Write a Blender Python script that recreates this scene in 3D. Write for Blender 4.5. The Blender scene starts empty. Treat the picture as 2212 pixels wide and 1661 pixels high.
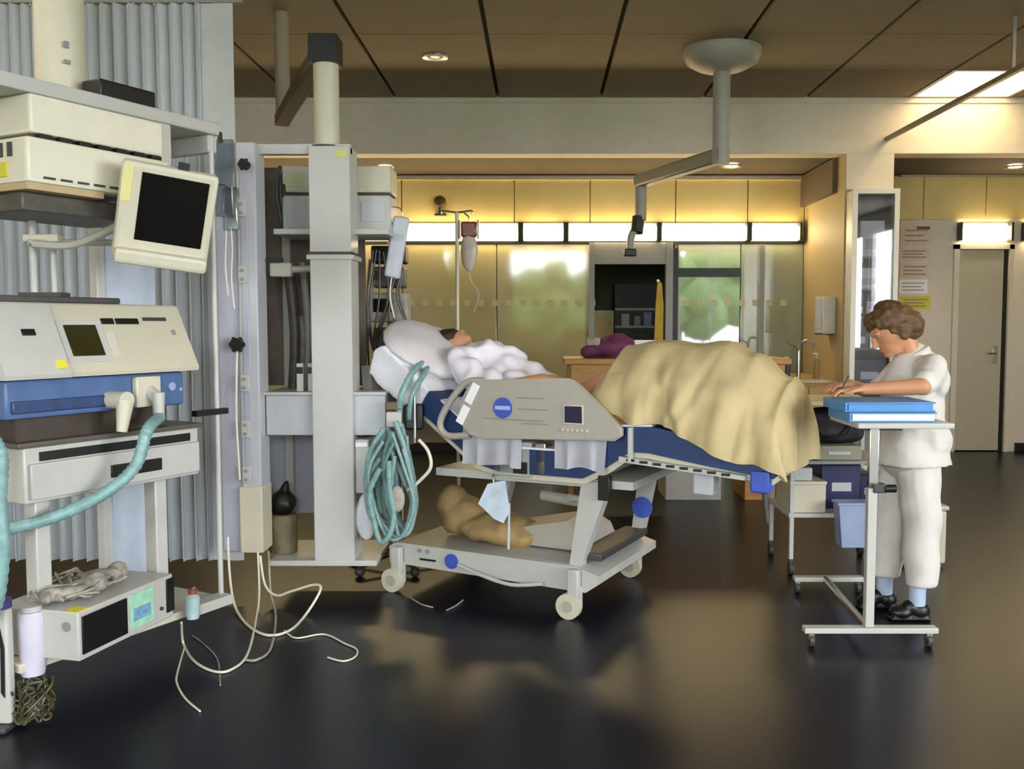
import bpy, bmesh, math, random
from mathutils import Vector, Matrix, noise
random.seed(7)
sc = bpy.context.scene
col = sc.collection
R = math.radians

# ------------------------------------------------------------------ camera
FPX, W, HZ, VX, HC = 2000.0, 2212.0, 130.5, 1165.0, 1.45
PITCH = math.atan(HZ / FPX)
cd = bpy.data.cameras.new('camera'); cam = bpy.data.objects.new('camera', cd); col.objects.link(cam)
cam.location = (0, 0, HC); cam.rotation_euler = (R(90) - PITCH, 0, 0)
cd.sensor_width = 36; cd.lens = FPX / W * 36; cd.shift_x = -(VX - W / 2) / W
cd.clip_start = .05; cd.clip_end = 200
sc.camera = cam
# ------------------------------------------------------------------ exposure
vs = sc.view_settings
vs.view_transform = 'Standard'; vs.look = 'None'; vs.gamma = 1; vs.use_curve_mapping = False
vs.exposure = 0.72
# ------------------------------------------------------------------ sky (bright overcast daylight outside the windows)
SKY = 17.0
wd = bpy.data.worlds.new('sky'); sc.world = wd; wd.use_nodes = True
bg = wd.node_tree.nodes['Background']
bg.inputs[0].default_value = (.95, .93, 1.0, 1); bg.inputs[1].default_value = SKY
# window portals guide the daylight through the openings of the window wall behind the camera
WIN = [(-4.4, -2.2, .9, 3.45), (-.8, 1.3, .9, 3.45), (3.75, 5.5, .9, 3.45)]
FILL_WINR = [(-3.4, -1.2, .9, 3.3), (-.8, 1.4, .9, 3.3)]      # added for light, unseen, right wall: y from, y to, z from, z to
for (x0, x1, z0, z1) in WIN:
    ld = bpy.data.lights.new('window_portal', 'AREA'); ld.shape = 'RECTANGLE'
    ld.size = x1 - x0; ld.size_y = z1 - z0; ld.cycles.is_portal = True
    lo = bpy.data.objects.new('window_portal', ld); col.objects.link(lo)
    lo.location = ((x0 + x1) / 2, -4.0, (z0 + z1) / 2); lo.rotation_euler = (R(90), 0, 0)
for (y0, y1, z0, z1) in FILL_WINR:
    ld = bpy.data.lights.new('window_portal', 'AREA'); ld.shape = 'RECTANGLE'
    ld.size = z1 - z0; ld.size_y = y1 - y0; ld.cycles.is_portal = True
    lo = bpy.data.objects.new('window_portal', ld); col.objects.link(lo)
    lo.location = (6.6, (y0 + y1) / 2, (z0 + z1) / 2); lo.rotation_euler = (0, R(90), 0)
STRIP_E, PANEL_E, SPOT_E, FILL_E = 12.0, 5.0, 9.0, 5.0

# ------------------------------------------------------------------ pixel helpers (image taken as 2212 x 1661)
_c, _s = math.cos(PITCH), math.sin(PITCH)
def _ray(px, py):
    dx = (px - VX) / FPX; dy = (830.5 - py) / FPX
    return dx, _c + dy * _s, -_s + dy * _c
def at(px, py, Y):
    a, b, e = _ray(px, py); t = Y / b
    return Vector((a * t, Y, HC + e * t))
def atz(px, py, Z):
    a, b, e = _ray(px, py); t = (Z - HC) / e
    return Vector((a * t, b * t, Z))

# ------------------------------------------------------------------ materials
def lin(h):
    h = h.lstrip('#'); v = [int(h[i:i + 2], 16) / 255 for i in (0, 2, 4)]
    return tuple((x / 12.92 if x <= .04045 else ((x + .055) / 1.055) ** 2.4) for x in v) + (1,)
MATS = {}
def mat(name, colour, rough=.5, metal=0, var=.06, scale=12, bump=0, bscale=60, spec=.5, emit=0, ecol=None, sss=0, stretch=None, coat=0):
    if name in MATS: return MATS[name]
    m = bpy.data.materials.new(name); m.use_nodes = True; nt = m.node_tree; b = nt.nodes['Principled BSDF']
    c = lin(colour) if isinstance(colour, str) else colour
    b.inputs['Roughness'].default_value = rough; b.inputs['Metallic'].default_value = metal
    b.inputs['Specular IOR Level'].default_value = spec; b.inputs['Coat Weight'].default_value = coat
    tc = nt.nodes.new('ShaderNodeTexCoord'); mp = nt.nodes.new('ShaderNodeMapping')
    nt.links.new(tc.outputs['Object'], mp.inputs[0])
    if stretch: mp.inputs['Scale'].default_value = stretch
    n = nt.nodes.new('ShaderNodeTexNoise'); n.inputs['Scale'].default_value = scale; n.inputs['Detail'].default_value = 4
    nt.links.new(mp.outputs[0], n.inputs['Vector'])
    r = nt.nodes.new('ShaderNodeValToRGB')
    r.color_ramp.elements[0].position = .3; r.color_ramp.elements[1].position = .7
    r.color_ramp.elements[0].color = tuple(min(1, x * (1 - var)) for x in c[:3]) + (1,)
    r.color_ramp.elements[1].color = tuple(min(1, x * (1 + var)) for x in c[:3]) + (1,)
    nt.links.new(n.outputs[0], r.inputs[0]); nt.links.new(r.outputs[0], b.inputs['Base Color'])
    if bump:
        n2 = nt.nodes.new('ShaderNodeTexNoise'); n2.inputs['Scale'].default_value = bscale; n2.inputs['Detail'].default_value = 3
        nt.links.new(mp.outputs[0], n2.inputs['Vector'])
        bp = nt.nodes.new('ShaderNodeBump'); bp.inputs['Strength'].default_value = bump; bp.inputs['Distance'].default_value = .01
        nt.links.new(n2.outputs[0], bp.inputs['Height']); nt.links.new(bp.outputs[0], b.inputs['Normal'])
    if emit:
        b.inputs['Emission Color'].default_value = ecol or c; b.inputs['Emission Strength'].default_value = emit
    if sss:
        b.inputs['Subsurface Weight'].default_value = sss; b.inputs['Subsurface Radius'].default_value = (.02, .01, .005)
    MATS[name] = m; return m
def glassmat(name, tint, fac=.12, rough=.02):
    m = bpy.data.materials.new(name); m.use_nodes = True; nt = m.node_tree; nt.nodes.clear()
    o = nt.nodes.new('ShaderNodeOutputMaterial'); mx = nt.nodes.new('ShaderNodeMixShader')
    t = nt.nodes.new('ShaderNodeBsdfTransparent'); g = nt.nodes.new('ShaderNodeBsdfGlossy')
    t.inputs[0].default_value = lin(tint); g.inputs['Roughness'].default_value = rough
    mx.inputs[0].default_value = fac
    nt.links.new(t.outputs[0], mx.inputs[1]); nt.links.new(g.outputs[0], mx.inputs[2]); nt.links.new(mx.outputs[0], o.inputs[0])
    MATS[name] = m; return m

WHITE = mat('painted_white_metal', '#b8b7b3', .38, var=.03)
PANELW = mat('pale_grey_enamel', '#b6b8bd', .35, var=.03)
LILAC = mat('anodised_lilac_grey', '#a9abba', .35, var=.04)
CREAM = mat('cream_plastic', '#c5bfab', .42, var=.03)
BEIGE = mat('warm_grey_plastic', '#a8a298', .45, var=.03)
GREYM = mat('mid_grey_plastic', '#8a8a88', .45, var=.05)
DGREY = mat('dark_grey_plastic', '#3d3c3b', .5, var=.1)
BLACK = mat('black_plastic', '#0c0c0d', .45, var=.15)
SCREEN = mat('dark_screen', '#0b0906', .25, var=.1, spec=.12)
OLIVES = mat('olive_lcd_screen', '#2e2a10', .2, var=.1)
CHROME = mat('brushed_steel', '#b9bab8', .25, metal=1, var=.05)
BLUEP = mat('blue_plastic', '#4a6591', .4, var=.12)
NAVY = mat('navy_vinyl', '#14305e', .5, var=.15, bump=.1)
LOGOB = mat('logo_blue', '#3c55b8', .5, var=.1)
YELST = mat('yellow_sticker', '#d6cc3c', .6, var=.1)
GREENP = mat('pale_green_label', '#9fd0b4', .6, var=.15, scale=25)
TEAL = mat('teal_hose', '#7b9f9e', .4, var=.2, scale=30)
TUBEW = mat('ivory_tubing', '#dcd8c6', .4, var=.05)
SHEET = mat('white_cotton', '#e2e2ea', .85, var=.04, bump=.25, bscale=14)
PILLOWM = mat('pillow_cotton', '#d2cccf', .85, var=.05, bump=.25, bscale=12)
GOWN = mat('patient_gown_cotton', '#e4dfea', .85, var=.06, bump=.35, bscale=16)
BLANK = mat('yellow_blanket_weave', '#bdac82', .92, var=.08, scale=9, bump=.3, bscale=45, spec=.15)
SKIN = mat('skin', '#c08a68', .5, var=.06, sss=.08)
HAIR = mat('brown_hair', '#5e4327', .6, var=.35, scale=38, bump=.6, bscale=70)
HAIRD = mat('dark_brown_hair', '#3a2417', .6, var=.3, scale=38, bump=.6, bscale=70)
UNIF = mat('white_uniform_cotton', '#d2ceca', .85, var=.04, bump=.25, bscale=18)
SOCK = mat('pale_blue_sock', '#a9bad3', .85, var=.06)
SHOE = mat('black_leather', '#0d0c0c', .4, var=.2)
WOOD = mat('ochre_wood', '#b08344', .45, var=.18, scale=5, stretch=(1, 1, 9))
TAN = mat('tan_cloth', '#9c8257', .85, var=.18, scale=7, bump=.4, bscale=12)
PURPLE = mat('purple_cloth', '#6e3358', .8, var=.3, scale=9, bump=.4, bscale=12)
BLUEBIN = mat('pale_blue_plastic', '#93a3c6', .4, var=.06)
NAVYBIN = mat('navy_plastic', '#1d2152', .4, var=.15)
BINDER = mat('blue_binder_cover', '#4a86c4', .45, var=.08)
PAGES = mat('paper_pages', '#dfe2ea', .8, var=.12, scale=3, stretch=(1, 1, 60))
PAPER = mat('notice_paper', '#dcc9c0', .8, var=.15, scale=14, stretch=(1, 1, 4))
PAPERW = mat('bright_paper', '#f4f2f6', .7, var=.03)
CARD = mat('khaki_board', '#8b8b78', .6, var=.08)
AQUA = mat('aqua_card', '#a9c6cc', .6, var=.08)
BLOOD = mat('blood_bag_red', '#6b1f1c', .25, var=.25)
FLUID = mat('cloudy_bag_plastic', '#b0a496', .3, var=.18)
CLEARB = mat('clear_bag_plastic', '#b6c4d2', .25, var=.2, scale=9)
MIXED = mat('soiled_mixed_plastic', '#9c958c', .6, var=.3, scale=16)
DARKMIX = mat('dark_device_plastic', '#4a4540', .45, var=.35, scale=16)
BOTTLEG = mat('cloudy_bottle_plastic', '#9fb6b8', .25, var=.2, scale=15)

# floor: dark blue-grey linoleum with fine marbling and a waxed shine
FLOORM = mat('waxed_linoleum', '#11121d', .32, var=.2, scale=3.2, spec=.27)
WALLM = mat('cream_painted_wall', '#d5c9b2', .7, var=.03)
WALLW = mat('white_painted_wall', '#d9d3c8', .65, var=.03)
CEILM = mat('ceiling_board', '#9a8d7a', .85, var=.04, scale=3)
CEILB = mat('ceiling_void', '#5b5448', .9, var=.1)
BEAMM = mat('beam_plaster', '#e4dccf', .75, var=.03)
OCHRE = mat('ochre_lacquer_panel', '#e2cd8c', .4, var=.08, scale=2)
GLASSP = mat('olive_lacquered_glass', '#c4b886', .06, var=.05, scale=1.5, spec=1.0)
GLASSC = mat('grey_green_glass', '#98a088', .03, var=.08, scale=2, spec=1.6)
FROST = mat('frosted_square_film', '#cfc79a', .5, var=.05)
FRAMEG = mat('grey_aluminium_frame', '#9c9d9a', .4, var=.04)
FRAMEB = mat('black_frame', '#0f0f0d', .4, var=.1)
DOORM = mat('grey_door_laminate', '#b8b4a4', .5, var=.03)
BROWNB = mat('brown_soffit', '#6a5b48', .7, var=.05)
CURT = mat('pale_blue_curtain', '#e0e6ec', .85, var=.06, scale=4, stretch=(6, 1, .3))
CURTP = mat('flat_blue_curtain', '#e2e8ee', .85, var=.03)
GREYF = mat('pendant_grey_enamel', '#a9a79e', .45, var=.04)
STRIPM = mat('strip_diffuser', '#fff1d0', .5, emit=STRIP_E, ecol=(1, .76, .40, 1), var=.02)
PANELM = mat('ceiling_light_diffuser', '#fff4dc', .5, emit=PANEL_E, ecol=(1, .74, .40, 1), var=.02)
SPOTM = mat('downlight_bulb', '#fff4dc', .5, emit=SPOT_E, ecol=(1, .88, .62, 1), var=.02)
PANE = glassmat('window_glass', '#f6faf8', .05)
CABG = glassmat('cabinet_glass', '#e3e7ee', .07)
VINYL = glassmat('clear_vinyl', '#d5dde2', .22, .15)
LEAF = mat('tree_leaves', '#44622e', .7, var=.4, scale=6)
BARK = mat('tree_bark', '#4a3a2a', .9, var=.2)

# ------------------------------------------------------------------ mesh helpers
class MB:
    def __init__(s): s.bm = bmesh.new(); s.bm.faces.layers.int.new('flat')
    def _new(s, verts, M):
        if M is not None: bmesh.ops.transform(s.bm, matrix=M, verts=verts)
    def box(s, x0, x1, y0, y1, z0, z1, b=0, M=None, seg=2):
        g = bmesh.ops.create_cube(s.bm, size=1)['verts']
        for v in g: v.co = Vector(((x0 + x1) / 2 + v.co.x * (x1 - x0), (y0 + y1) / 2 + v.co.y * (y1 - y0), (z0 + z1) / 2 + v.co.z * (z1 - z0)))
        if b:
            ed = list({e for v in g for e in v.link_edges})
            r = bmesh.ops.bevel(s.bm, geom=ed, offset=b, segments=seg, affect='EDGES', profile=.5)
            g = list({v for f in r['faces'] for v in f.verts} | {v for v in g if v.is_valid})
            fl = s.bm.faces.layers.int['flat']; s.bm.normal_update()
            for f in {f for v in g for f in v.link_faces}:
                if max(abs(c) for c in f.normal) > .9995: f[fl] = 1          # keep the flat sides of a bevelled box truly flat
        s._new(g, M); return s
    def cyl(s, p0, p1, r0, r1=None, seg=20, M=None):
        p0, p1 = Vector(p0), Vector(p1); r1 = r0 if r1 is None else r1
        g = bmesh.ops.create_cone(s.bm, cap_ends=True, segments=seg, radius1=r0, radius2=r1, depth=(p1 - p0).length)['verts']
        T = Matrix.Translation((p0 + p1) / 2) @ (p1 - p0).to_track_quat('Z', 'Y').to_matrix().to_4x4()
        bmesh.ops.transform(s.bm, matrix=T, verts=g); s._new(g, M); return s
    def ball(s, c, r, seg=16, M=None, rot=None):
        g = bmesh.ops.create_uvsphere(s.bm, u_segments=seg, v_segments=max(6, seg * 2 // 3), radius=1)['verts']
        if not hasattr(r, '__len__'): r = (r, r, r)
        T = Matrix.Translation(c)
        if rot is not None: T = T @ rot.to_4x4()
        T = T @ Matrix.Diagonal((r[0], r[1], r[2], 1))
        bmesh.ops.transform(s.bm, matrix=T, verts=g); s._new(g, M); return s
    def caps(s, p0, p1, r0, r1, seg=14):
        p0, p1 = Vector(p0), Vector(p1)
        s.cyl(p0, p1, r0, r1, seg); s.ball(p0, r0, seg); s.ball(p1, r1, seg); return s
    def tube(s, pts, r, seg=8, smooth=4, cap=True, ribs=0):
        pts = [Vector(p) for p in pts]
        if smooth: pts = crom(pts, smooth)
        n = len(pts); rings = []
        prev = None
        for i, p in enumerate(pts):
            t = (pts[min(i + 1, n - 1)] - pts[max(i - 1, 0)]).normalized()
            if prev is None:
                a = Vector((0, 0, 1)) if abs(t.z) < .9 else Vector((1, 0, 0))
                u = t.cross(a).normalized()
            else:
                u = (prev - t * prev.dot(t)).normalized()
            prev = u; w = t.cross(u)
            rr = r(i / (n - 1)) if callable(r) else r
            if ribs: rr *= 1 + .16 * (i % 2)
            rings.append([s.bm.verts.new(p + (u * math.cos(2 * math.pi * k / seg) + w * math.sin(2 * math.pi * k / seg)) * rr) for k in range(seg)])
        for a, b in zip(rings, rings[1:]):
            for k in range(seg): s.bm.faces.new((a[k], a[(k + 1) % seg], b[(k + 1) % seg], b[k]))
        if cap:
            s.bm.faces.new(rings[0][::-1]); s.bm.faces.new(rings[-1])
        return s
    def prism(s, outline, a, b, axis='y', M=None):
        """outline in (x,z) extruded from y=a to y=b (axis y), or (x,y) from z=a to z=b, or (y,z) along x"""
        def P(q, w):
            return {'y': Vector((q[0], w, q[1])), 'z': Vector((q[0], q[1], w)), 'x': Vector((w, q[0], q[1]))}[axis]
        A = [s.bm.verts.new(P(q, a)) for q in outline]; B = [s.bm.verts.new(P(q, b)) for q in outline]
        n = len(outline)
        s.bm.faces.new(A); s.bm.faces.new(B[::-1])
        for i in range(n): s.bm.faces.new((A[i], B[i], B[(i + 1) % n], A[(i + 1) % n]))
        s._new(A + B, M); return s
    def lathe(s, prof, c=(0, 0, 0), seg=24, M=None):
        rings = []; allv = []
        for (r, z) in prof:
            ring = [s.bm.verts.new((c[0] + r * math.cos(2 * math.pi * k / seg), c[1] + r * math.sin(2 * math.pi * k / seg), c[2] + z)) for k in range(seg)]
            rings.append(ring); allv += ring
        for a, b in zip(rings, rings[1:]):
            for k in range(seg): s.bm.faces.new((a[k], a[(k + 1) % seg], b[(k + 1) % seg], b[k]))
        s.bm.faces.new(rings[0][::-1]); s.bm.faces.new(rings[-1]); s._new(allv, M); return s
    def mesh(s, name, smooth=True, ang=35):
        bmesh.ops.recalc_face_normals(s.bm, faces=s.bm.faces)
        fl = s.bm.faces.layers.int.get('flat')
        flat = [bool(fl is not None and f[fl]) for f in s.bm.faces]
        me = bpy.data.meshes.new(name); s.bm.to_mesh(me); s.bm.free()
        me.polygons.foreach_set('use_smooth', [True] * len(me.polygons)); me.set_sharp_from_angle(angle=R(ang))
        me.polygons.foreach_set('use_smooth', [not q for q in flat]); return me
    def build(s, name, m, parent=None, ang=35, loc=None, rot=None):
        return put(name, s.mesh(name, ang=ang), m, parent, loc, rot)
def put(name, me, m, parent=None, loc=None, rot=None):
    if m is not None and not me.materials: me.materials.append(m)
    o = bpy.data.objects.new(name, me); col.objects.link(o); o.parent = parent
    if loc is not None: o.location = loc
    if rot is not None: o.rotation_euler = rot
    return o
def crom(P, n):
    out = []
    for i in range(len(P) - 1):
        p0 = P[max(i - 1, 0)]; p1 = P[i]; p2 = P[i + 1]; p3 = P[min(i + 2, len(P) - 1)]
        for k in range(n):
            t = k / n
            out.append(.5 * ((2 * p1) + (p2 - p0) * t + (2 * p0 - 5 * p1 + 4 * p2 - p3) * t * t + (3 * p1 - p0 - 3 * p2 + p3) * t ** 3))
    out.append(P[-1]); return out
def B(x0, x1, y0, y1, z0, z1, b=0): return MB().box(x0, x1, y0, y1, z0, z1, b)
def tag(o, label, cat, group=None):
    o['label'] = label; o['category'] = cat
    if group: o['group'] = group
    return o
def thing(name, label, cat, loc=(0, 0, 0), rz=0, group=None):
    o = bpy.data.objects.new(name, None); col.objects.link(o); o.location = loc; o.rotation_euler = (0, 0, rz)
    o.empty_display_size = .1
    return tag(o, label, cat, group)
def struct(o): o['kind'] = 'structure'; return o
def copy_tree(o, parent=None):
    c = o.copy(); col.objects.link(c); c.parent = parent
    for ch in [k for k in bpy.data.objects if k.parent == o]: copy_tree(ch, c)
    return c
def voxel(mb, name, vox, smooth=4, fac=.5):
    me = bpy.data.meshes.new('tmp'); mb.bm.to_mesh(me); mb.bm.free()
    o = bpy.data.objects.new('tmp', me); col.objects.link(o)
    m = o.modifiers.new('r', 'REMESH'); m.mode = 'VOXEL'; m.voxel_size = vox
    if smooth:
        k = o.modifiers.new('s', 'SMOOTH'); k.iterations = smooth; k.factor = fac
    dg = bpy.context.evaluated_depsgraph_get()
    out = bpy.data.meshes.new_from_object(o.evaluated_get(dg)); out.name = name
    bpy.data.objects.remove(o); bpy.data.meshes.remove(me)
    out.polygons.foreach_set('use_smooth', [True] * len(out.polygons))
    return out
def wobble(me, amp, freq, seed=0):
    off = Vector((seed * 7.3, seed * 3.1, seed))
    ns = [v.normal.copy() for v in me.vertices]
    for v, n in zip(me.vertices, ns): v.co += n * amp * noise.noise(v.co * freq + off)
    me.update(); return me

# ================================================================== THE ROOM
YB, ZC, ZR, YBM, PT = 10.5, 3.63, 3.10, 9.11, .99
X0, X1, Y0 = -4.6, 6.6, -4.0
struct(B(X0 - .2, X1 + .2, Y0 - .2, YB + 2.6, -.12, 0).build('floor', FLOORM))
ceil = struct(B(X0 - .2, X1 + .2, Y0 - .2, YBM + .02, ZC + .05, ZC + .15).build('ceiling', CEILB))
tile = B(-PT / 2 + .017, PT / 2 - .017, -PT / 2 + .004, PT / 2 - .004, 0, .045, .004).mesh('ceiling_tile')
FILL_TILES = [(-3, 5), (-2, 6), (-2, 9)]  # unseen ceiling panels added to brighten the curtain and left tower
LIGHT_TILES = [(5, 0), (5, 3), (5, 6), (5, 9)] + FILL_TILES
for i in range(-3, 9):
    for j in range(0, 14):
        cx = -1.39 + PT * (i + .5); cy = YBM - PT * (j + .5)
        if cx > X1 + .3 or cy < Y0 - .4 or (i, j) in LIGHT_TILES: continue
        put('ceiling_tile', tile, CEILM, ceil, (cx, cy, ZC))
struct(B(X0, X1, YBM, YBM + .24, ZR, ZC + .1, .006).build('trim_1', BEAMM))
struct(B(X0, X1, YBM - .02, YBM, ZC - .05, ZC + .02).build('trim_2', BEAMM))
rear = struct(B(X0, X1, YBM + .24, YB + 2.5, ZR + .02, ZR + .1).build('ceiling_rear', mat('brown_ceiling_board', '#584f42', .85, var=.04, scale=3)))
struct(B(X0 - .15, X0, Y0, YB + 2.5, 0, ZC + .1).build('wall_left', WALLM))
struct(B(X0, X1, YB + 2.45, YB + 2.55, 0, ZC).build('wall_far', WALLM))
struct(B(4.66, 5.33, YB + .1, YB + .2, 0, 2.32).build('wall_doorback', DGREY))  # unseen slab added to stop sky light leaking past the door
wr = MB().box(X1, X1 + .15, Y0, YB + 2.5, 0, .9).box(X1, X1 + .15, Y0, YB + 2.5, 3.3, ZC + .1)
ys = [Y0] + [v for w in FILL_WINR for v in (w[0], w[1])] + [YB + 2.5]
for k in range(0, len(ys), 2): wr.box(X1, X1 + .15, ys[k], ys[k + 1], .9, 3.3)
struct(wr.build('wall_right', WALLM))
for k, (a, b, c, d) in enumerate(FILL_WINR):
    m = MB().box(X1 + .04, X1 + .11, a, b, c, c + .06).box(X1 + .04, X1 + .11, a, b, d - .06, d)
    for y in (a, (a + b) / 2 - .03, b - .06): m.box(X1 + .04, X1 + .11, y, y + .06, c + .06, d - .06)
    f = struct(m.build('window_%d' % (len(WIN) + k + 1), WHITE))  # window put in only for its daylight, out of view
    for y in (a + .06, (a + b) / 2 + .03): B(X1 + .07, X1 + .08, y, y + (b - a) / 2 - .09, c + .06, d - .06).build('pane', PANE, f)
# window wall behind the camera
wf = MB()
xs = [X0] + [v for w in WIN for v in (w[0], w[1])] + [X1]
wf.box(X0, X1, Y0 - .2, Y0, 0, .9).box(X0, X1, Y0 - .2, Y0, 3.45, ZC + .1)
for k in range(0, len(xs), 2): wf.box(xs[k], xs[k + 1], Y0 - .2, Y0, .9, 3.45)
struct(wf.build('wall_front', WALLW))
for k, (a, b, c, d) in enumerate(WIN):
    m = MB().box(a, b, Y0 - .14, Y0 - .06, c, c + .06).box(a, b, Y0 - .14, Y0 - .06, d - .06, d).box(a, a + .06, Y0 - .14, Y0 - .06, c + .06, d - .06)
    m.box(b - .06, b, Y0 - .14, Y0 - .06, c + .06, d - .06).box((a + b) / 2 - .025, (a + b) / 2 + .025, Y0 - .13, Y0 - .07, c + .06, d - .06)
    f = struct(m.build('window_%d' % (k + 1), WHITE))
    for s in (0, 1):
        x = a + .06 if s == 0 else (a + b) / 2 + .025
        B(x, x + (b - a) / 2 - .085, Y0 - .105, Y0 - .095, c + .06, d - .06).build('pane', PANE, f)
# trees outside, seen only as reflections in the glass of the far wall
for k, (x, y, h, r) in enumerate([(-3.4, -10, 2.8, 1.4), (.0, -11, 2.6, 1.35), (4.6, -9.5, 2.9, 1.4), (7.2, -12, 3.2, 1.6), (2.0, -15.0, 2.6, 1.4)]):
    t = thing('garden_tree', ['broad leafy tree outside the curtained end of the window wall', 'small leafy tree outside the middle window', 'leafy tree outside the window on the door side', 'tall leafy tree beyond the last window', 'low leafy tree behind the one at the middle window'][k], 'tree', (x, y, -.6), 0, 'trees in the garden')
    MB().cyl((0, 0, 0), (0, 0, h), .16, .08, 10).build('trunk', BARK, t)
    m = MB()
    for q in range(9):
        a = q * 2.4; m.ball((math.cos(a) * r * .5, math.sin(a) * r * .5, h - .6 + .35 * q * r / 2.2), r * (.62 - .03 * q), 12)
    wobble(me := m.mesh('crown'), .25, 2.2, k); put('crown', me, LEAF, t)
struct(B(-40, 40, -50, Y0 - .2, -.75, -.6).build('ground_outside', mat('lawn', '#4c6030', .9, var=.2)))

# ---- far wall: ochre lacquer band on top, strip lights, lacquered glass below, doorway in the middle
struct(B(X0, .57, YB + .04, YB + .2, 0, ZR + .02).build('wall_back', WALLM))
wb2 = struct(B(1.53, 4.06, YB + .04, YB + .2, 0, ZR + .02).build('wall_back.001', WALLM))
wb3 = struct(MB().box(4.06, 4.66, YB, YB + .2, 0, ZR + .02).box(4.66, 5.30, YB, YB + .2, 2.32, ZR + .02).box(5.30, X1, YB, YB + .2, 0, ZR + .02).build('wall_back.002', WALLW))
wb4 = struct(B(.57, 1.53, YB + .04, YB + .2, 2.36, ZR + .02).build('wall_back.003', WALLM))
wb1 = bpy.data.objects['wall_back']
def panels(root, xs, z0, z1, m, name, y0=YB, th=.035, gap=.006):
    for a, b in zip(xs, xs[1:]): B(a + gap, b - gap, y0, y0 + th, z0, z1, .003).build(name, m, root)
panels(wb1, [-4.6, -3.6, -2.6, -1.545, -.28, .57], 2.44, 3.09, OCHRE, 'wall_panel')
panels(wb4, [.57, 1.53], 2.44, 3.09, OCHRE, 'wall_panel')
panels(wb2, [1.53, 2.34, 2.98], 2.44, 3.09, OCHRE, 'wall_panel')
panels(wb3, [3.5, 4.3, 5.0, 5.8, 6.6], 2.62, 3.09, OCHRE, 'wall_panel', YB - .03)
panels(wb1, [-4.6, -3.6, -2.6, -1.545, -.48, .57], .1, 2.35, GLASSP, 'glass_panel')
panels(wb2, [1.56, 2.27, 2.52, 2.98], .1, 2.35, GLASSC, 'glass_panel')
struct(B(X0, 2.98, YB - .02, YB + .005, 2.355, 2.375).build('trim_3', FRAMEB))
struct(B(X0, 2.98, YB - .03, YB + .005, 3.06, 3.10).build('trim_4', WALLM))
struct(B(X0, .57, YB - .015, YB + .005, 0, .1).build('baseboard_back', DGREY))
sq = B(-.035, .035, -.003, 0, -.035, .035).mesh('frosted_square')
for k in range(15):
    put('frosted_square', sq, FROST, wb1, (-1.58 + .157 * k - .02, YB - .001, 1.69))
for k in range(8):
    put('frosted_square', sq, FROST, wb2, (1.66 + .157 * k, YB - .001, 1.69))
# doorway in the glass wall with dark store behind
dw = struct(MB().box(.56, .62, YB - .06, YB + .08, 0, 2.36).box(1.42, 1.50, YB - .06, YB + .08, 0, 2.36).box(.62, 1.42, YB - .05, YB + .08, 2.12, 2.36, .004).build('door_1', FRAMEG))
B(1.50, 1.56, YB - .05, YB + .05, 0, 2.30).build('jamb', FRAMEB, dw)
B(1.56, 2.27, YB - .015, YB, 1.98, 2.08).build('dark_rail', FRAMEB, wb2)
B(2.47, 2.53, YB - .05, YB, 0, 2.34).build('mullion', FRAMEG, wb2)
struct(MB().box(.3, .38, YB + .2, YB + 2.4, 0, 2.6).box(2.3, 2.38, YB + .2, YB + 2.4, 0, 2.6).box(.3, 2.38, YB + 2.32, YB + 2.4, 0, 2.6).box(.3, 2.38, YB + .2, YB + 2.4, 2.52, 2.6).build('wall_store', mat('store_wall', '#8b8b74', .7)))
# grey door in the far wall
d2 = struct(MB().box(4.66, 4.72, YB - .04, YB + .1, 0, 2.34).box(5.28, 5.33, YB - .04, YB + .1, 0, 2.34).box(4.66, 5.33, YB - .04, YB + .1, 2.29, 2.345).build('door_2', WALLW))
B(4.725, 5.235, YB, YB + .05, .012, 2.285, .003).build('door_leaf', DOORM, d2)
B(5.238, 5.278, YB - .005, YB + .05, 0, 2.285).build('dark_gap', FRAMEB, d2)
hd = B(5.14, 5.19, YB - .012, YB, 1.0, 1.2, .004).build('handle_plate', CHROME, d2)
MB().tube([(5.165, YB - .01, 1.12), (5.165, YB - .05, 1.12), (5.06, YB - .055, 1.12)], .009, 8, 2).build('handle', CHROME, hd)
# side pillar with brown soffit band
pl = struct(B(2.98, 3.45, YBM + .02, YB + .04, 0, ZR).build('wall_return', mat('ochre_painted_wall', '#bfac82', .6, var=.03)))
B(2.93, 2.98, YBM + .26, YB, 2.76, ZR).build('soffit_band', BROWNB, pl)
B(2.985, 3.445, YBM - .0, YBM + .02, 2.76, ZR).build('head_panel', BEAMM, pl)

# ---- lights
def strip(xa, xb, label, group=None):
    t = thing('strip_light', label, 'light', ((xa + xb) / 2, YB, 2.38), 0, 'strip lights along the far wall')
    w = (xb - xa) / 2
    B(-w, w, -.02, .0, 0, .2).build('housing', WHITE, t)
    for s in (-1, 1): B(s * w - .013, s * w + .013, -.11, -.02, 0, .2).build('bracket', DGREY, t)
    B(-w + .02, w - .02, -.09, -.02, .015, .165, .02).build('diffuser', STRIPM, t)
nm = ['strip light behind the left tower', 'strip light behind the medical column', 'warm strip light behind the hanging blood bag', 'short warm strip light beside the blood bag pole', 'warm strip light above the doorway in the glass wall', 'warm strip light above the grey glass panes', 'short warm strip light next to the ochre pillar']
sx = [-3.6, -2.9, -1.545, -.208, .297, 1.337, 2.341, 2.93]
for k in range(7): strip(sx[k] + .015, sx[k + 1] - .015, nm[k])
strip(4.70, 5.27, 'warm strip light above the grey door')
strip(5.42, 6.40, 'long warm strip light on the white wall beyond the grey door')
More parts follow.
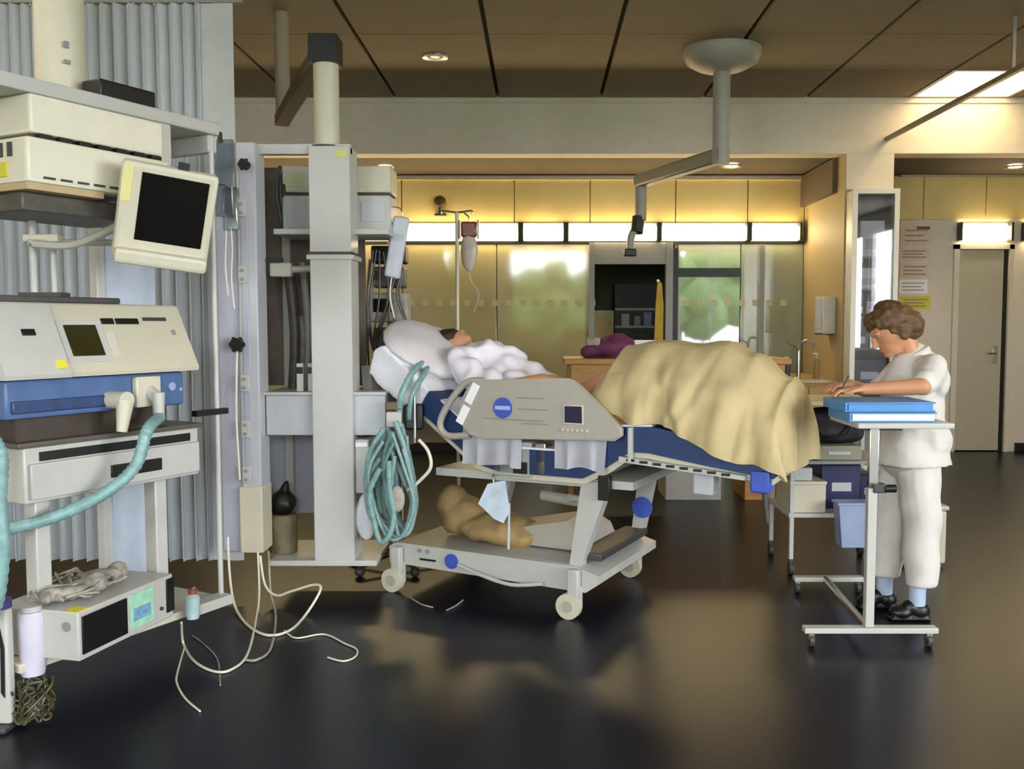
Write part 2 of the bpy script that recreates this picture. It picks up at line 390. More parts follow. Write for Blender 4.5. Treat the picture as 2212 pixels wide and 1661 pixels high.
def ceil_panel(i, j, label, dm=None):
    cx = -1.39 + PT * (i + .5); cy = YBM - PT * (j + .5)
    t = thing('ceiling_light_panel', label, 'ceiling light', (cx, cy, ZC), 0, 'square ceiling light panels')
    m = MB(); h = PT / 2 - .01
    m.box(-h, h, -h, -h + .04, 0, .05).box(-h, h, h - .04, h, 0, .05).box(-h, -h + .04, -h + .04, h - .04, 0, .05).box(h - .04, h, -h + .04, h - .04, 0, .05)
    m.build('frame', WHITE, t); B(-h + .04, h - .04, -h + .04, h - .04, .015, .03).build('diffuser', dm or PANELM, t)
ceil_panel(5, 0, 'square warm ceiling light panel against the beam beside the curtain track')
for k, (i, j) in enumerate([(5, 3), (5, 6), (5, 9)]): ceil_panel(i, j, ['square warm ceiling light panel three tiles before the beam', 'square warm ceiling light panel six tiles before the beam', 'square warm ceiling light panel near the window wall'][k])  # out-of-view warm panels, added as extra room light
def downlight(p, label, lit=True):
    t = thing('downlight', label, 'light', p, 0, 'round recessed ceiling downlights')
    MB().lathe([(.07, -.004), (.105, -.012), (.11, 0), (.07, .004)], seg=28).build('ring', CHROME, t)
    MB().lathe([(.0001, -.001), (.066, -.006), (.07, .006)], seg=24).build('bulb', SPOTM if lit else GREYM, t)
downlight(atz(1580, 358, ZR), 'round lit downlight in the low rear ceiling below the pendant tube')
downlight(atz(2193, 360, ZR), 'round lit downlight in the low rear ceiling before the grey door')
downlight(atz(832, 362, ZR), 'round lit downlight in the low rear ceiling behind the medical column')
downlight(atz(940, 122, ZC), 'round unlit chrome downlight in the tiled ceiling', False)
FILLM = mat('front_light_diffuser', '#fff8ee', .5, emit=FILL_E, ecol=(1, .94, .86, 1), var=.02)  # glow of the added white panels over the left side
for k, (i, j) in enumerate(FILL_TILES):
    ceil_panel(i, j, 'square white ceiling light panel ' + ['in the corner before the curtain', 'beside the left tower column', 'by the window wall on the curtain side'][k], FILLM)

# ---- curtain track at the right
tr = thing('ceiling_track', 'grey curtain track hung below the tiled ceiling, running to the beam', 'curtain track', (3.37, 6.0, 3.24))
B(-.02, .02, -3.0, 3.11, -.02, .02, .003).build('rail', mat('track_aluminium', '#8b8270', .4, metal=.4), tr)
for y in (-2.3, .72): B(-.012, .012, y - .012, y + .012, .02, .39).build('hanger', GREYM, tr)
# ---- curtain on the left with its rail
cr = thing('curtain_rail', 'thin white curtain rail hung from the ceiling behind the left tower', 'curtain rail', (-2.9, 5.05, 3.17))
B(-1.55, 1.32, -.012, .012, -.015, .015).build('rail', GREYM, cr)
for x in (-1.2, .0, 1.2): MB().cyl((x, 0, .01), (x, 0, .46), .008, seg=8).build('hanger', GREYM, cr)
def curtain(x0, x1, y, z0, z1, amp, wl, seed):
    bm = bmesh.new(); n = int((x1 - x0) / .006); nz = 10; G = []; ph = 0
    for i in range(n + 1):
        x = x0 + (x1 - x0) * i / n
        ph += .006 / (wl * (1 + .45 * noise.noise(Vector((x * 3.1, seed, 0))))) * 2 * math.pi
        colv = []
        for j in range(nz + 1):
            f = j / nz
            a = amp * (.55 + .45 * (1 - f)) * (1 + .5 * noise.noise(Vector((x * 2, f * 1.4, seed))))
            colv.append(bm.verts.new((x + .25 * a * math.sin(2 * ph), y + a * math.sin(ph) + .01 * noise.noise(Vector((x * 4, f * 3, seed))), z0 + (z1 - z0) * f)))
        G.append(colv)
    for i in range(n):
        for j in range(nz): bm.faces.new((G[i][j], G[i + 1][j], G[i + 1][j + 1], G[i][j + 1]))
    bmesh.ops.solidify(bm, geom=bm.faces[:], thickness=.004)
    mb = MB(); mb.bm.free(); mb.bm = bm; return mb
ct = thing('privacy_curtain', 'pale blue-grey pleated curtain hanging behind the left tower', 'curtain', (0, 5.05, .15))
o = curtain(-4.3, -1.78, 0, 0, 3.0, .050, .072, 2).build('pleated_cloth', CURT, ct, ang=80)
o = curtain(-1.80, -1.63, -.01, 0, 3.0, .010, .16, 5).build('edge_panel', CURTP, ct, ang=80)
m = MB()
for k in range(24): m.cyl((-4.25 + .11 * k, 0, 2.99), (-4.25 + .11 * k, 0, 3.02), .006, seg=6)
m.build('hooks', WHITE, ct)

# ================================================================== PENDANT (right, ceiling arm)
pt = thing('ceiling_pendant', 'grey ceiling pendant with bowl flange, drop tube and jointed arm', 'ceiling pendant', (1.458, 7.54, 2.73))
MB().lathe([(.0001, .72), (.09, .72), (.2, .755), (.28, .80), (.31, .86), (.31, .90), (.0001, .90)], seg=36).build('flange', GREYF, pt)
MB().cyl((0, 0, 0), (0, 0, .74), .068, seg=28).cyl((0, 0, .12), (0, 0, .125), .071, seg=28).cyl((0, 0, .2), (0, 0, .205), .071, seg=28).build('drop_tube', GREYF, pt)
v = Vector((.96 - 1.458, 8.85 - 7.54, 0)); Mx = Matrix.Rotation(math.atan2(v.y, v.x), 4, 'Z')
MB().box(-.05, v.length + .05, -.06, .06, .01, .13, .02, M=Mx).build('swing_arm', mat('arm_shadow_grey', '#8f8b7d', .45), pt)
MB().cyl((v.x, v.y, -.30), (v.x, v.y, .05), .055, seg=20).build('joint_tube', GREYF, pt)
MB().cyl((v.x - .04, v.y - .03, -.42), (v.x - .02, v.y, -.27), .06, seg=16).build('knuckle', DGREY, pt)
MB().tube([(v.x - .04, v.y - .02, -.36), (v.x - .09, v.y - .03, -.45), (v.x - .1, v.y - .03, -.58)], .035, 10, 3).build('lower_stem', GREYF, pt)
MB().box(v.x - .16, v.x - .04, v.y - .08, v.y + .02, -.64, -.57, .015).build('end_bracket', DGREY, pt)

# ================================================================== LEFT TOWER
TL = (-1.474, 4.0, 0); TA = R(62)
lt = thing('equipment_tower', 'white ceiling-hung equipment tower with drawer unit, in front of the curtain', 'equipment tower', TL, TA)
MB().cyl((-.42, .26, 2.33), (-.42, .26, ZC), .092, seg=32).build('column', CREAM, lt)
MB().box(-.47, -.45, .163, .168, 2.52, 2.545).box(-.47, -.445, .163, .168, 2.46, 2.475).build('column_marks', GREYM, lt)
MB().box(-.42, -.16, .03, .14, 2.33, 2.40, .008).build('joint_cover', BLACK, lt)
B(-1.15, .15, 0, .5, 2.275, 2.33, .008).build('top_beam', WHITE, lt)
B(.10, .15, .02, .5, 2.2, 2.275, .006).build('beam_bracket', WHITE, lt)
HOUS = mat('housing_enamel', '#dcd7c4', .42, var=.03)
up = B(-.73, -.14, .0, .46, 2.135, 2.275, .012).build('upper_housing', HOUS, lt)
lo_ = B(-.76, -.14, -.02, .46, 1.955, 2.118, .014).build('lower_housing', HOUS, lt)
m = MB()
for k in range(7): m.box(-.70 + k * .08, -.65 + k * .08, -.006, .02, 2.119, 2.134)
m.build('seam_slots', BLACK, lt)
m = MB()
for k in range(5): m.box(-.765, -.755, .06 + k * .055, .085 + k * .055, 2.05, 2.10, M=Matrix.Identity(4))
m.build('side_vents', DGREY, lt)
m = MB()
for k in range(8): m.box(-.70 + k * .068, -.655 + k * .068, -.026, -.015, 1.972, 1.98)
m.build('lower_slots', DGREY, lt)
B(-.768, -.758, .09, .2, 1.98, 2.03).build('side_sticker', YELST, lt)
B(-.76, -.45, -.015, .40, 1.93, 1.955).build('under_tray', mat('tan_tray', '#b8a27c', .5), lt)
B(-.74, -.2, .05, .42, 1.86, 1.93, .01).build('under_gear', DARKMIX, lt)
for x, y, z0, z1, w in [(-.14, 0, 1.95, 2.275, .028), (-.80, .42, .25, 2.27, .03), (-.14, .42, .25, 2.27, .03)]:
    B(x - w, x + w, y, y + .05, z0, z1, .006).build('upright', WHITE, lt)
MB().cyl((.125, .03, .2), (.125, .03, 2.28), .012, seg=12).build('front_pole', WHITE, lt)
B(-.13, .125, .41, .43, .28, 1.95).build('back_panel', mat('curtain_blue_panel', '#b2bccd', .5), lt)
# drawer unit
B(-.80, -.01, .0, .46, .80, 1.005, .008).build('drawer_body', WHITE, lt)
dr = B(-.785, -.02, -.018, .0, .815, .945, .005).build('drawer_front', WHITE, lt)
B(-.46, -.22, -.024, -.016, .85, .90, .004).build('drawer_grip', BLACK, dr)
B(-.74, -.06, -.008, .002, .952, .985).build('slot', BLACK, lt)
B(-.83, .0, -.02, .47, 1.005, 1.025, .005).build('table_top', mat('dark_worktop', '#57514a', .4), lt)
for x in (-.17, -.70): B(x - .03, x + .03, .05, .12, .24, .80, .006).build('lower_post', WHITE, lt)
B(-.84, .125, .0, .47, .19, .225, .006).build('bottom_shelf', CREAM, lt)
B(-.06, .14, -.03, .05, .19, .235, .004).build('shelf_lip', WHITE, lt)
B(-.02, .16, -.005, .025, 1.05, 1.075).build('side_arm', BLACK, lt)

# ventilator and its blue base (standing on the tower's table top)
def towerp(x, y, z):
    c, s = math.cos(TA), math.sin(TA); return (TL[0] + c * x - s * y, TL[1] + s * x + c * y, z)
vb = thing('compressor_unit', 'blue air compressor unit with white hose ports on the tower table', 'compressor', towerp(0, 0, 1.025), TA)
B(-.86, -.08, .0, .40, .085, .225, .01).build('body', BLUEP, vb)
B(-.84, -.40, -.012, .02, .105, .15, .006).build('lower_band', mat('deep_blue_plastic', '#2b3f68', .4, var=.2, scale=20), vb)
B(-.80, -.14, .04, .38, .0, .085).build('plinth', mat('brown_black_plastic', '#3a302a', .5, var=.2), vb)  # dark feet block, coloured as the shade gap under the body
B(-.34, -.22, -.03, .0, .09, .215, .008).build('port_plate', CREAM, vb)
MB().cyl((-.27, -.07, .12), (-.27, .0, .16), .025, .03, 14).cyl((-.27, -.07, .05), (-.27, -.07, .15), .022, .026, 14).build('outlet_port', WHITE, vb)
MB().cyl((-.44, -.10, .13), (-.44, .0, .13), .035, .035, 14).cyl((-.44, -.09, .13), (-.46, -.09, .01), .034, .02, 14).build('inlet_elbow', CREAM, vb)
MB().cyl((-.15, -.012, .165), (-.15, .0, .165), .018, seg=14).cyl((-.10, -.004, .15), (-.10, .0, .15), .008, seg=10).build('knob', BLUEBIN, vb)
vt = thing('ventilator', 'cream ventilator with sloped front, olive screen and dark slots', 'ventilator', towerp(0, 0, 1.25), TA)
prof = [(-.05, 0.005), (-.055, .02), (.07, .27), (.085, .28), (.40, .28), (.40, 0.005)]
MB().prism(prof, -.64, -.045, 'x').build('main_body', CREAM, vt)
MB().prism([(q[0] - .02, q[1]) for q in prof], -.90, -.648, 'x').build('side_module', WHITE, vt)
Ms = Matrix.Translation((0, -.055, .02)) @ Matrix.Rotation(-math.atan2(.125, .25), 4, 'X')
def onslope(name, x0, x1, a0, a1, m, t=.006, dy=0):
    MB().box(x0, x1, -t, .002, a0, a1, .002, M=Matrix.Translation((0, dy, 0)) @ Ms).build(name, m, vt)
onslope('screen_bezel', -.635, -.445, .04, .215, WHITE, .004)
onslope('screen', -.61, -.475, .065, .195, OLIVES, .008)
onslope('slot', -.44, -.385, .20, .225, BLACK); onslope('slot', -.375, -.27, .20, .225, BLACK)
onslope('slot', -.245, -.13, .215, .23, DGREY); onslope('knob_dial', -.125, -.105, .15, .172, GREYM)
onslope('small_display', -.79, -.74, .155, .18, BLACK, dy=-.02); onslope('warning_sticker', -.70, -.66, .02, .055, YELST, dy=-.02)
onslope('keypad', -.44, -.40, .06, .17, mat('keypad_grey', '#c3beb0', .5), .003)
B(-.90, -.30, .10, .40, .281, .305, .006).build('dark_top_tray', DGREY, vt)

# teal breathing hoses of the left tower
hp = [towerp(-.27, -.075, 1.075), at(318, 930, 3.55), at(290, 1010, 3.5), at(210, 1075, 3.42), at(90, 1125, 3.33), at(-30, 1150, 3.25), at(-120, 1160, 3.2)]
h = MB().tube(hp, .021, 12, 14, ribs=1).build('breathing_hose', TEAL); tag(h, 'teal corrugated hose curving across the tower drawer to the frame edge', 'hose')
h = MB().tube([at(-20, 940, 3.15), at(2, 990, 3.15), at(-2, 1090, 3.15), at(6, 1180, 3.15), at(-8, 1300, 3.15), at(-40, 1340, 3.15)], .022, 12, 12, ribs=1).build('breathing_hose', TEAL)
tag(h, 'teal corrugated hose hanging straight down beside the drawer unit', 'hose')

# tilted patient monitor on its arm
mc = at(360, 466, 3.62)
pm = thing('patient_monitor', 'cream monitor with black screen tilted on an arm of the left tower', 'monitor', mc)
pm.rotation_euler = (Matrix.Rotation(R(28), 3, 'Z') @ Matrix.Rotation(R(15), 3, 'X') @ Matrix.Rotation(R(7), 3, 'Y')).to_euler()
B(-.175, .175, 0, .07, -.185, .185, .018).build('case', CREAM, pm)
B(-.17, .17, -.035, .03, -.205, -.145, .016).build('chin', CREAM, pm)
B(-.105, .14, -.004, .004, -.11, .15, .002).build('screen', SCREEN, pm)
B(-.11, .11, .07, .12, -.13, .13, .02).build('rear_housing', BEIGE, pm)
B(-.172, -.135, -.003, .002, .03, .165, .001).build('yellow_label', mat('pale_yellow_label', '#d5d08e', .6), pm)
B(.02, .06, .01, .03, .183, .21).build('clip', BLACK, pm)
ma = MB().tube([at(70, 527, 3.62), at(150, 530, 3.66), at(220, 505, 3.70), at(300, 470, 3.76), mc + Vector((.03, .08, 0))], .016, 10, 4).build('support_arm', BEIGE, pm)
ma.matrix_parent_inverse = (Matrix.Translation(mc) @ pm.rotation_euler.to_matrix().to_4x4()).inverted()
tag(MB().cyl(at(60, 524, 3.66), at(262, 524, 3.9), .013, seg=10).build('equipment_rail', WHITE), 'white horizontal accessory rail under the upper housing', 'rail')
ht = thing('clamp_stand', 'white upright clamp stand on top of the ventilator', 'stand', at(75, 650, 3.72))
ht.location.z = 1.556
MB().cyl((0, 0, 0), (0, 0, .36), .014, seg=10).cyl((.07, .02, 0), (.07, .02, .24), .012, seg=10).build('rods', WHITE, ht)
B(-.03, .11, -.02, .04, .22, .25, .004).build('clamp', CREAM, ht)
B(-.05, .12, -.03, .05, 0, .02, .004).build('foot', DGREY, ht)

# electronics case on the bottom shelf
A = atz(172, 1432, .226); Bq = atz(375, 1332, .226)
ea = math.atan2(Bq.y - A.y, Bq.x - A.x); ew = (Bq - A).length
ec = thing('electronics_case', 'white metal electronics case with black grille on the bottom shelf', 'electronics case', A, ea)
B(0, ew, 0, .36, 0.004, .185, .006).build('case', WHITE, ec)
g = B(.015, ew * .47, -.006, .01, .025, .165, .002).build('grille', BLACK, ec)
B(ew * .50, ew * .76, -.006, .01, .03, .168, .002).build('green_label', GREENP, ec)
B(ew * .53, ew * .72, -.008, .0, .06, .11).build('label_print', mat('label_blue_print', '#6fa0c0', .6, var=.3, scale=60), ec)
B(ew * .915, ew + .002, -.006, .01, .03, .17, .002).build('dark_end', BLACK, ec)
MB().cyl((ew * .85, -.008, .06), (ew * .85, 0, .06), .008, seg=10).build('jack', DGREY, ec)
MB().cyl((-.004, .05, .13), (.0, .05, .13), .018, seg=14).build('side_knob', GREYM, ec)
B(-.002, .06, .004, .06, .184, .187).build('yellow_sticker', YELST, ec)
# tray with loose tubing on the case
tw = thing('tubing_tray', 'jumble of clear tubing and wrappers heaped on the electronics case', 'tubing', A + Vector((0, 0, .190)), ea)
m = MB()
for k in range(16):
    q = random.random() * .36 + .05; y = .08 + random.random() * .22; pts = []
    for j in range(6):
        pts.append((q + .07 * math.cos(j * 1.1 + k), y + .055 * math.sin(j * 1.3 + k * 2), .008 + .05 * random.random()))
    m.tube(pts, .005, 6, 4)
m.build('loops', MIXED, tw)
m = MB()
for k in range(7): m.ball((.06 + .06 * k, .12 + .13 * random.random(), .03), (.05, .045, .03 + .015 * random.random()), 10)
put('wrappers', wobble(voxel(m, 'wrappers', .012, 2), .02, 22, 4), MIXED, tw)
tag(MB().lathe([(.0001, 0), (.028, 0), (.03, .06), (.024, .08), (.012, .09), (.012, .115), (.0001, .115)], seg=18).build('sample_bottle', CLEARB, loc=Vector(towerp(-.24, .28, .226))), 'small pale blue plastic bottle at the back of the bottom shelf', 'bottle')
# things hanging at the lower left
sb = thing('suction_canister', 'cloudy white suction canister with purple cap beside the electronics case', 'canister', at(72, 1455, 3.32))
MB().lathe([(.0001, 0), (.040, 0), (.044, .03), (.046, .22), (.044, .235), (.0001, .235)], seg=24).build('jar', mat('cloudy_jar', '#c3bfcf', .3, var=.08), sb)
MB().lathe([(.0001, .236), (.036, .236), (.036, .255), (.0001, .255)], seg=24).build('cap', WHITE, sb)
MB().tube([(-.02, .03, .2), (-.04, .10, .22), (-.03, .16, .26)], .008, 6, 3).build('bracket', GREYM, sb)
sp = thing('drip_stand', 'white stand post with black stripe and purple cap, lower left', 'stand', atz(14, 1572, 0))
MB().box(-.05, .03, -.02, .02, .02, .44, .012).build('post', WHITE, sp)
MB().prism([(-.03, .40), (-.006, .42), (.016, .30), (.012, .12), (0, .14), (.004, .30)], -.026, -.018, 'y').build('black_stripe', BLACK, sp)
MB().lathe([(.0001, .44), (.05, .44), (.05, .47), (.0001, .47)], c=(-.02, 0, 0), seg=20).build('purple_cap', mat('purple_cap', '#3d3370', .5), sp)
MB().box(-.07, .03, -.06, .06, 0, .02, .006).build('foot', DGREY, sp)
m = MB()
for k in range(26):
    c0 = atz(72, 1560, .0); a = random.random() * 6.28; pts = []
    for j in range(7):
        pts.append(c0 + Vector((.055 * math.cos(a + j * .9) + .02 * random.uniform(-1, 1), .05 * math.sin(a + j * .9) + .02 * random.uniform(-1, 1), .01 + .15 * random.random())))
    m.tube(pts, .0045, 6, 4)
cb = m.build('cable_coil', mat('dark_cable', '#4a4630', .35, var=.7, scale=30)); tag(cb, 'tangled dark cable bundle on the floor beside the stand post', 'cable')
iv = thing('port_bottle', 'small clear bottle with red collar hanging at the bottom shelf end', 'bottle', towerp(-.115, -.06, .20))
MB().lathe([(.0001, 0), (.025, 0), (.03, .02), (.03, .09), (.016, .105), (.0001, .105)], seg=18).build('jar', BOTTLEG, iv)
MB().lathe([(.0001, .106), (.017, .106), (.017, .125), (.0001, .125)], seg=14).build('collar', mat('red_collar', '#8a3a30', .5), iv)
MB().tube([(0, .05, .1), (0, .02, .125), (0, 0, .12)], .006, 6, 3).build('hook', GREYM, iv)

# clear infusion bags at the pole between the towers
for k, (px, py, w, hgt, lab) in enumerate([(482, 300, .05, .36, 'clear infusion bag hanging from the tower pole, upper long one'), (497, 405, .04, .2, 'small clear infusion bag hanging beside the black valve knob')]):
    p = at(px, py, 4.35)
    t = thing('infusion_bag', lab, 'infusion bag', p - Vector((0, 0, hgt)), 0, 'clear infusion bags')
    m = MB().box(-w, w, -.012, .012, .0, hgt, .011)
    put('bag', wobble(m.mesh('bag'), .006, 18, k), VINYL, t)
    MB().tube([(0, 0, hgt * .96), (-.03, 0, hgt * 1.06), (-.06, -.02, hgt * 1.04)], .004, 6, 3).build('hanger', CHROME, t)
    MB().tube([(0, 0, .02), (.004, 0, -.08), (-.006, .01, -.22), (.004, .01, -.36)], .004, 6, 4).build('drip_line', TUBEW, t)

# ================================================================== RIGHT TOWER (medical column)
rt = thing('medical_column', 'white ceiling-hung medical column with shelves at the head of the bed', 'equipment tower', (0, 4.85, 0))
B(-1.195, -.98, 0, .2, .19, 2.37, .006).build('main_post', WHITE, rt)
B(-1.21, -.965, -.012, .21, 1.785, 1.81, .003).build('joint_band', WHITE, rt)
B(-1.20, -.975, -.004, .205, 1.812, 1.826).build('joint_shadow_gap', DGREY, rt)
B(-1.05, -.995, -.003, .0, 2.31, 2.345).build('yellow_label', mat('yellow_label', '#cfcf7a', .6), rt)
MB().cyl((-1.118, .1, 2.37), (-1.118, .1, 2.81), .066, seg=28).build('drop_tube', CREAM, rt)
MB().cyl((-1.118, .1, 2.372), (-1.118, .1, 2.378), .1, seg=28).build('tube_collar', DGREY, rt)
B(-1.193, -1.045, .02, .18, 2.805, 2.945, .004).build('swivel_joint', BLACK, rt)
v = Vector((-1.81 + 1.118, 6.65 - 4.95, 0)); Mx = Matrix.Translation((-1.118, .1, 0)) @ Matrix.Rotation(math.atan2(v.y, v.x), 4, 'Z')
MB().box(.0, v.length + .08, -.05, .05, 2.86, 2.945, .01, M=Mx).build('ceiling_arm_link', BROWNB, rt)
MB().cyl((-1.81, 1.8, 2.86), (-1.81, 1.8, ZC), .05, seg=24).build('ceiling_stem', CEILM, rt)
B(-1.66, -.98, .02, .07, 2.33, 2.383, .004).build('top_bar', WHITE, rt)
B(-1.66, -1.645, .0, .03, 2.383, 2.44).build('hook_bracket', BLACK, rt)
# media column with sockets and valve knobs
md = B(-1.675, -1.555, -.02, .12, .245, 2.38, .01).build('media_column', LILAC, rt)
B(-1.555, -1.455, -.045, .12, .25, 2.38, .008).build('media_front', PANELW, rt)
B(-1.535, -1.50, -.052, -.04, .62, 2.25, .004).build('cable_channel', LILAC, rt)
B(-1.57, -1.45, -.055, .12, .25, .60, .006).build('lower_cover', CREAM, rt)
def knob(x, z, r):
    k = MB().cyl((x, -.10, z), (x, -.05, z), r, r * .9, 16)
    for q in range(6):
        a = q * 1.047; k.ball((x + math.cos(a) * r, -.085, z + math.sin(a) * r), r * .3, 8)
    k.build('valve_knob', BLACK, rt)
knob(-1.555, 1.345, .034); knob(-1.50, 2.26, .026)
for z in (2.04, 1.70, 1.14, .90, .66):
    s_ = B(-1.55, -1.505, -.062, -.045, z - .04, z + .05, .004).build('socket_plate', WHITE, rt)
    MB().cyl((-1.53, -.067, z - .02), (-1.53, -.06, z - .02), .009, seg=10).cyl((-1.53, -.067, z + .025), (-1.53, -.06, z + .025), .009, seg=10).build('socket_hole', GREYM, s_)
MB().tube([(-1.56, -.07, 1.31), (-1.565, -.075, 1.15), (-1.57, -.072, .95), (-1.563, -.072, .75), (-1.56, -.07, .64)], .006, 6, 5).build('gas_line', TUBEW, rt)
# shelves and drawer unit
B(-1.41, -.80, .10, .48, 1.925, 1.955, .004).build('upper_shelf', WHITE, rt)
B(-1.45, -.815, .04, .46, .86, 1.075, .006).build('drawer_unit', PANELW, rt)
B(-1.455, -.81, .02, .48, 1.075, 1.092, .003).build('unit_top', WHITE, rt)
B(-1.44, -.865, .0, .48, .165, .195, .004).build('bottom_shelf', WHITE, rt)
B(-1.27, -1.205, .36, .42, .195, 1.925, .006).build('rear_post', BEIGE, rt)
B(-1.45, -1.405, .40, .44, .195, 2.33, .004).build('rear_post', WHITE, rt)
B(-1.63, -.99, .44, .46, 1.1, 2.33).build('back_panel', mat('umber_back_panel', '#6b6056', .6, var=.15), rt)
B(-1.63, -1.2, .45, .47, .36, .86).build('lower_back_panel', LILAC, rt)
B(-.98, -.905, .03, .3, .55, .84, .008).build('side_cabinet', WHITE, rt)
B(-.975, -.91, .02, .03, .80, .825, .003).build('cabinet_light_strip', PAPERW, rt)
# devices on it
dv = thing('monitor_module', 'cream monitor module stacked on top of the medical column shelf', 'medical device', (-1.11, 5.10, 2.165), 0, 'devices on the medical column shelf')
B(-.29, .30, 0, .24, 0, .145, .01).build('case', CREAM, dv); B(-.27, -.18, -.004, .0, .03, .11).build('label', mat('greenish_label', '#bcc49a', .6), dv)
dv = thing('monitor_module', 'white monitor module resting directly on the medical column shelf', 'medical device', (-1.11, 5.09, 1.956), 0, 'devices on the medical column shelf')
B(-.29, .30, 0, .25, 0, .195, .012).build('case', WHITE, dv); B(-.26, -.16, -.004, 0, .02, .17, .002).build('display', PANELW, dv); B(.14, .27, -.004, 0, .05, .16, .002).build('display', PANELW, dv)
B(-.29, .30, -.003, 0, .197, .203).build('seam', DGREY, dv)
hz = thing('hose_bundle', 'dark green hoses hanging inside the medical column frame', 'hose', (-1.40, 5.12, 1.95))
for k in range(3): MB().tube([(-.015 + .02 * k, .02 * k, .36), (-.03 + .02 * k, -.02, .22), (-.01 + .018 * k, .01, .02)], .010, 8, 5).build('hose', DGREY, hz)
bk = thing('resuscitation_bag', 'black rubber bag lying on the medical column bottom shelf', 'bag', (-1.415, 5.05, .197))
m = MB().ball((0, 0, .27), (.075, .07, .07), 14).ball((-.03, 0, .25), (.05, .06, .05), 12).caps((.0, 0, .3), (.025, 0, .38), .035, .015)
put('bladder', wobble(voxel(m, 'bladder', .01, 3), .01, 14, 1), BLACK, bk)
MB().lathe([(.0001, 0), (.075, 0), (.08, .19), (.07, .21), (.0001, .21)], seg=20).build('stand_bowl', mat('olive_bowl', '#6b6248', .6, var=.3), bk)
tg = thing('tall_hose_stack', 'grey brown tubes standing behind the medical column post', 'tubing', (-1.345, 5.16, 1.093))
for k, (x, hh, r, mm) in enumerate([(-.03, .62, .028, DARKMIX), (.03, .70, .02, GREYM), (.0, .40, .03, MIXED)]): MB().tube([(x, .05 * k, 0), (x + .015, .05 * k, hh * .5), (x - .01, .05 * k, hh)], r, 10, 3).build('tube', mm, tg)
pw = thing('white_connector', 'pair of white plugs with black tips beside the medical column post', 'plug', (-1.235, 4.90, 1.093))
for x in (-.035, .025):
    c = B(x - .018, x + .018, 0, .03, 0, .15, .004).build('plug_body', WHITE, pw); B(x - .017, x + .017, -.004, .0, .095, .13).build('black_tip', BLACK, pw)
ge = thing('pump_clamp', 'grey clamp gauge on the frame between media column and post', 'gauge', (-1.36, 4.93, 1.70))
B(-.07, .045, 0, .05, 0, .075, .01).build('body', BEIGE, ge); B(-.07, .0, -.004, .02, .078, .10).build('dark_lip', BLACK, ge); MB().cyl((.04, .03, .04), (.16, .03, .045), .018, seg=10).build('arm', BEIGE, ge)

# equipment to the right of the post: infusion pumps on a pole
ip = thing('infusion_pump_pole', 'dark stack of infusion pumps and cables right of the medical column', 'infusion pumps', (-.87, 5.46, 0))
MB().cyl((0, 0, .06), (0, 0, 1.95), .014, seg=12).build('pole', CHROME, ip)
for a in range(5):
    q = a * 1.2566 + .3; MB().tube([(0, 0, .08), (.1 * math.cos(q), .1 * math.sin(q), .075), (.27 * math.cos(q), .27 * math.sin(q), .05)], .013, 8, 3).ball((.27 * math.cos(q), .27 * math.sin(q), .03), .03, 10).build('foot', DGREY, ip)
for k, (z, w, hh, mm) in enumerate([(1.80, .10, .10, BLACK), (1.66, .09, .12, DARKMIX), (1.46, .11, .17, MIXED), (1.30, .08, .13, DARKMIX), (1.14, .075, .14, GREYM)]):
    p = B(-w, w, -.10, .04, z, z + hh, .012).build('pump', mm, ip)
    B(-w * .8, w * .2, -.104, -.098, z + hh * .35, z + hh * .8).build('pump_display', [SCREEN, OLIVES][k % 2], p)
    MB().cyl((w * .6, -.112, z + hh * .5), (w * .6, -.098, z + hh * .5), .012, seg=10).build('pump_knob', CREAM, p)
m = MB()
for k in range(11):
    x = random.uniform(-.11, .10); m.tube([(x, -.11, random.uniform(1.7, 1.88)), (x + random.uniform(-.05, .05), -.13, 1.6), (x + random.uniform(-.06, .06), -.12, 1.35), (x + random.uniform(-.05, .07), -.10, 1.15), (x + .01, -.12, 1.0)], .006, 6, 5)
m.build('cables', DARKMIX, ip)
pk = thing('syringe_pump_rack', 'white rack of small syringe pumps behind the pillow', 'pump rack', at(862, 762, 5.98))
z0 = pk.location.z; pk.location.z = 0
MB().cyl((0, .08, .05), (0, .08, z0), .015, seg=12).build('pole', CHROME, pk); MB().lathe([(.0001, 0), (.22, 0), (.22, .02), (.03, .06), (.0001, .06)], c=(0, .08, 0), seg=24).build('base', DGREY, pk)
for i in range(2):
    for j in range(2):
        u = B(-.07 + i * .072, -.004 + i * .072, -.03, .07, z0 + j * .10, z0 + .094 + j * .10, .005).build('syringe_pump', WHITE, pk)
        B(-.06 + i * .072, -.045 + i * .072, -.034, -.028, z0 + .01 + j * .1, z0 + .08 + j * .1).build('syringe_slot', GREYM, u)
pb = thing('drug_bag', 'pale blue-white infusion bag hanging beside the medical column, tilted', 'infusion bag', at(846, 600, 5.15))
put('bag', wobble(MB().box(-.045, .045, -.015, .015, .0, .34, .014, M=Matrix.Rotation(R(10), 4, 'Y')).mesh('bag'), .004, 12), mat('pale_bag', '#b9bcc8', .35, var=.1), pb)
MB().tube([(.06, 0, .34), (.05, 0, .38), (-.01, .02, .39), (-.02, .05, .37)], .004, 6, 3).build('hook', CHROME, pb)
MB().tube([(0, 0, 0), (-.01, 0, -.1), (.01, .01, -.22)], .004, 6, 4).build('drip_line', TUBEW, pb)
aw = thing('white_pouch', 'white cloth pouch hanging on the lower side of the medical column', 'pouch', (-.935, 4.93, .30))
put('cloth', wobble(MB().ball((0, 0, .12), (.055, .05, .13), 16).mesh('cloth'), .02, 10, 3), SHEET, aw)

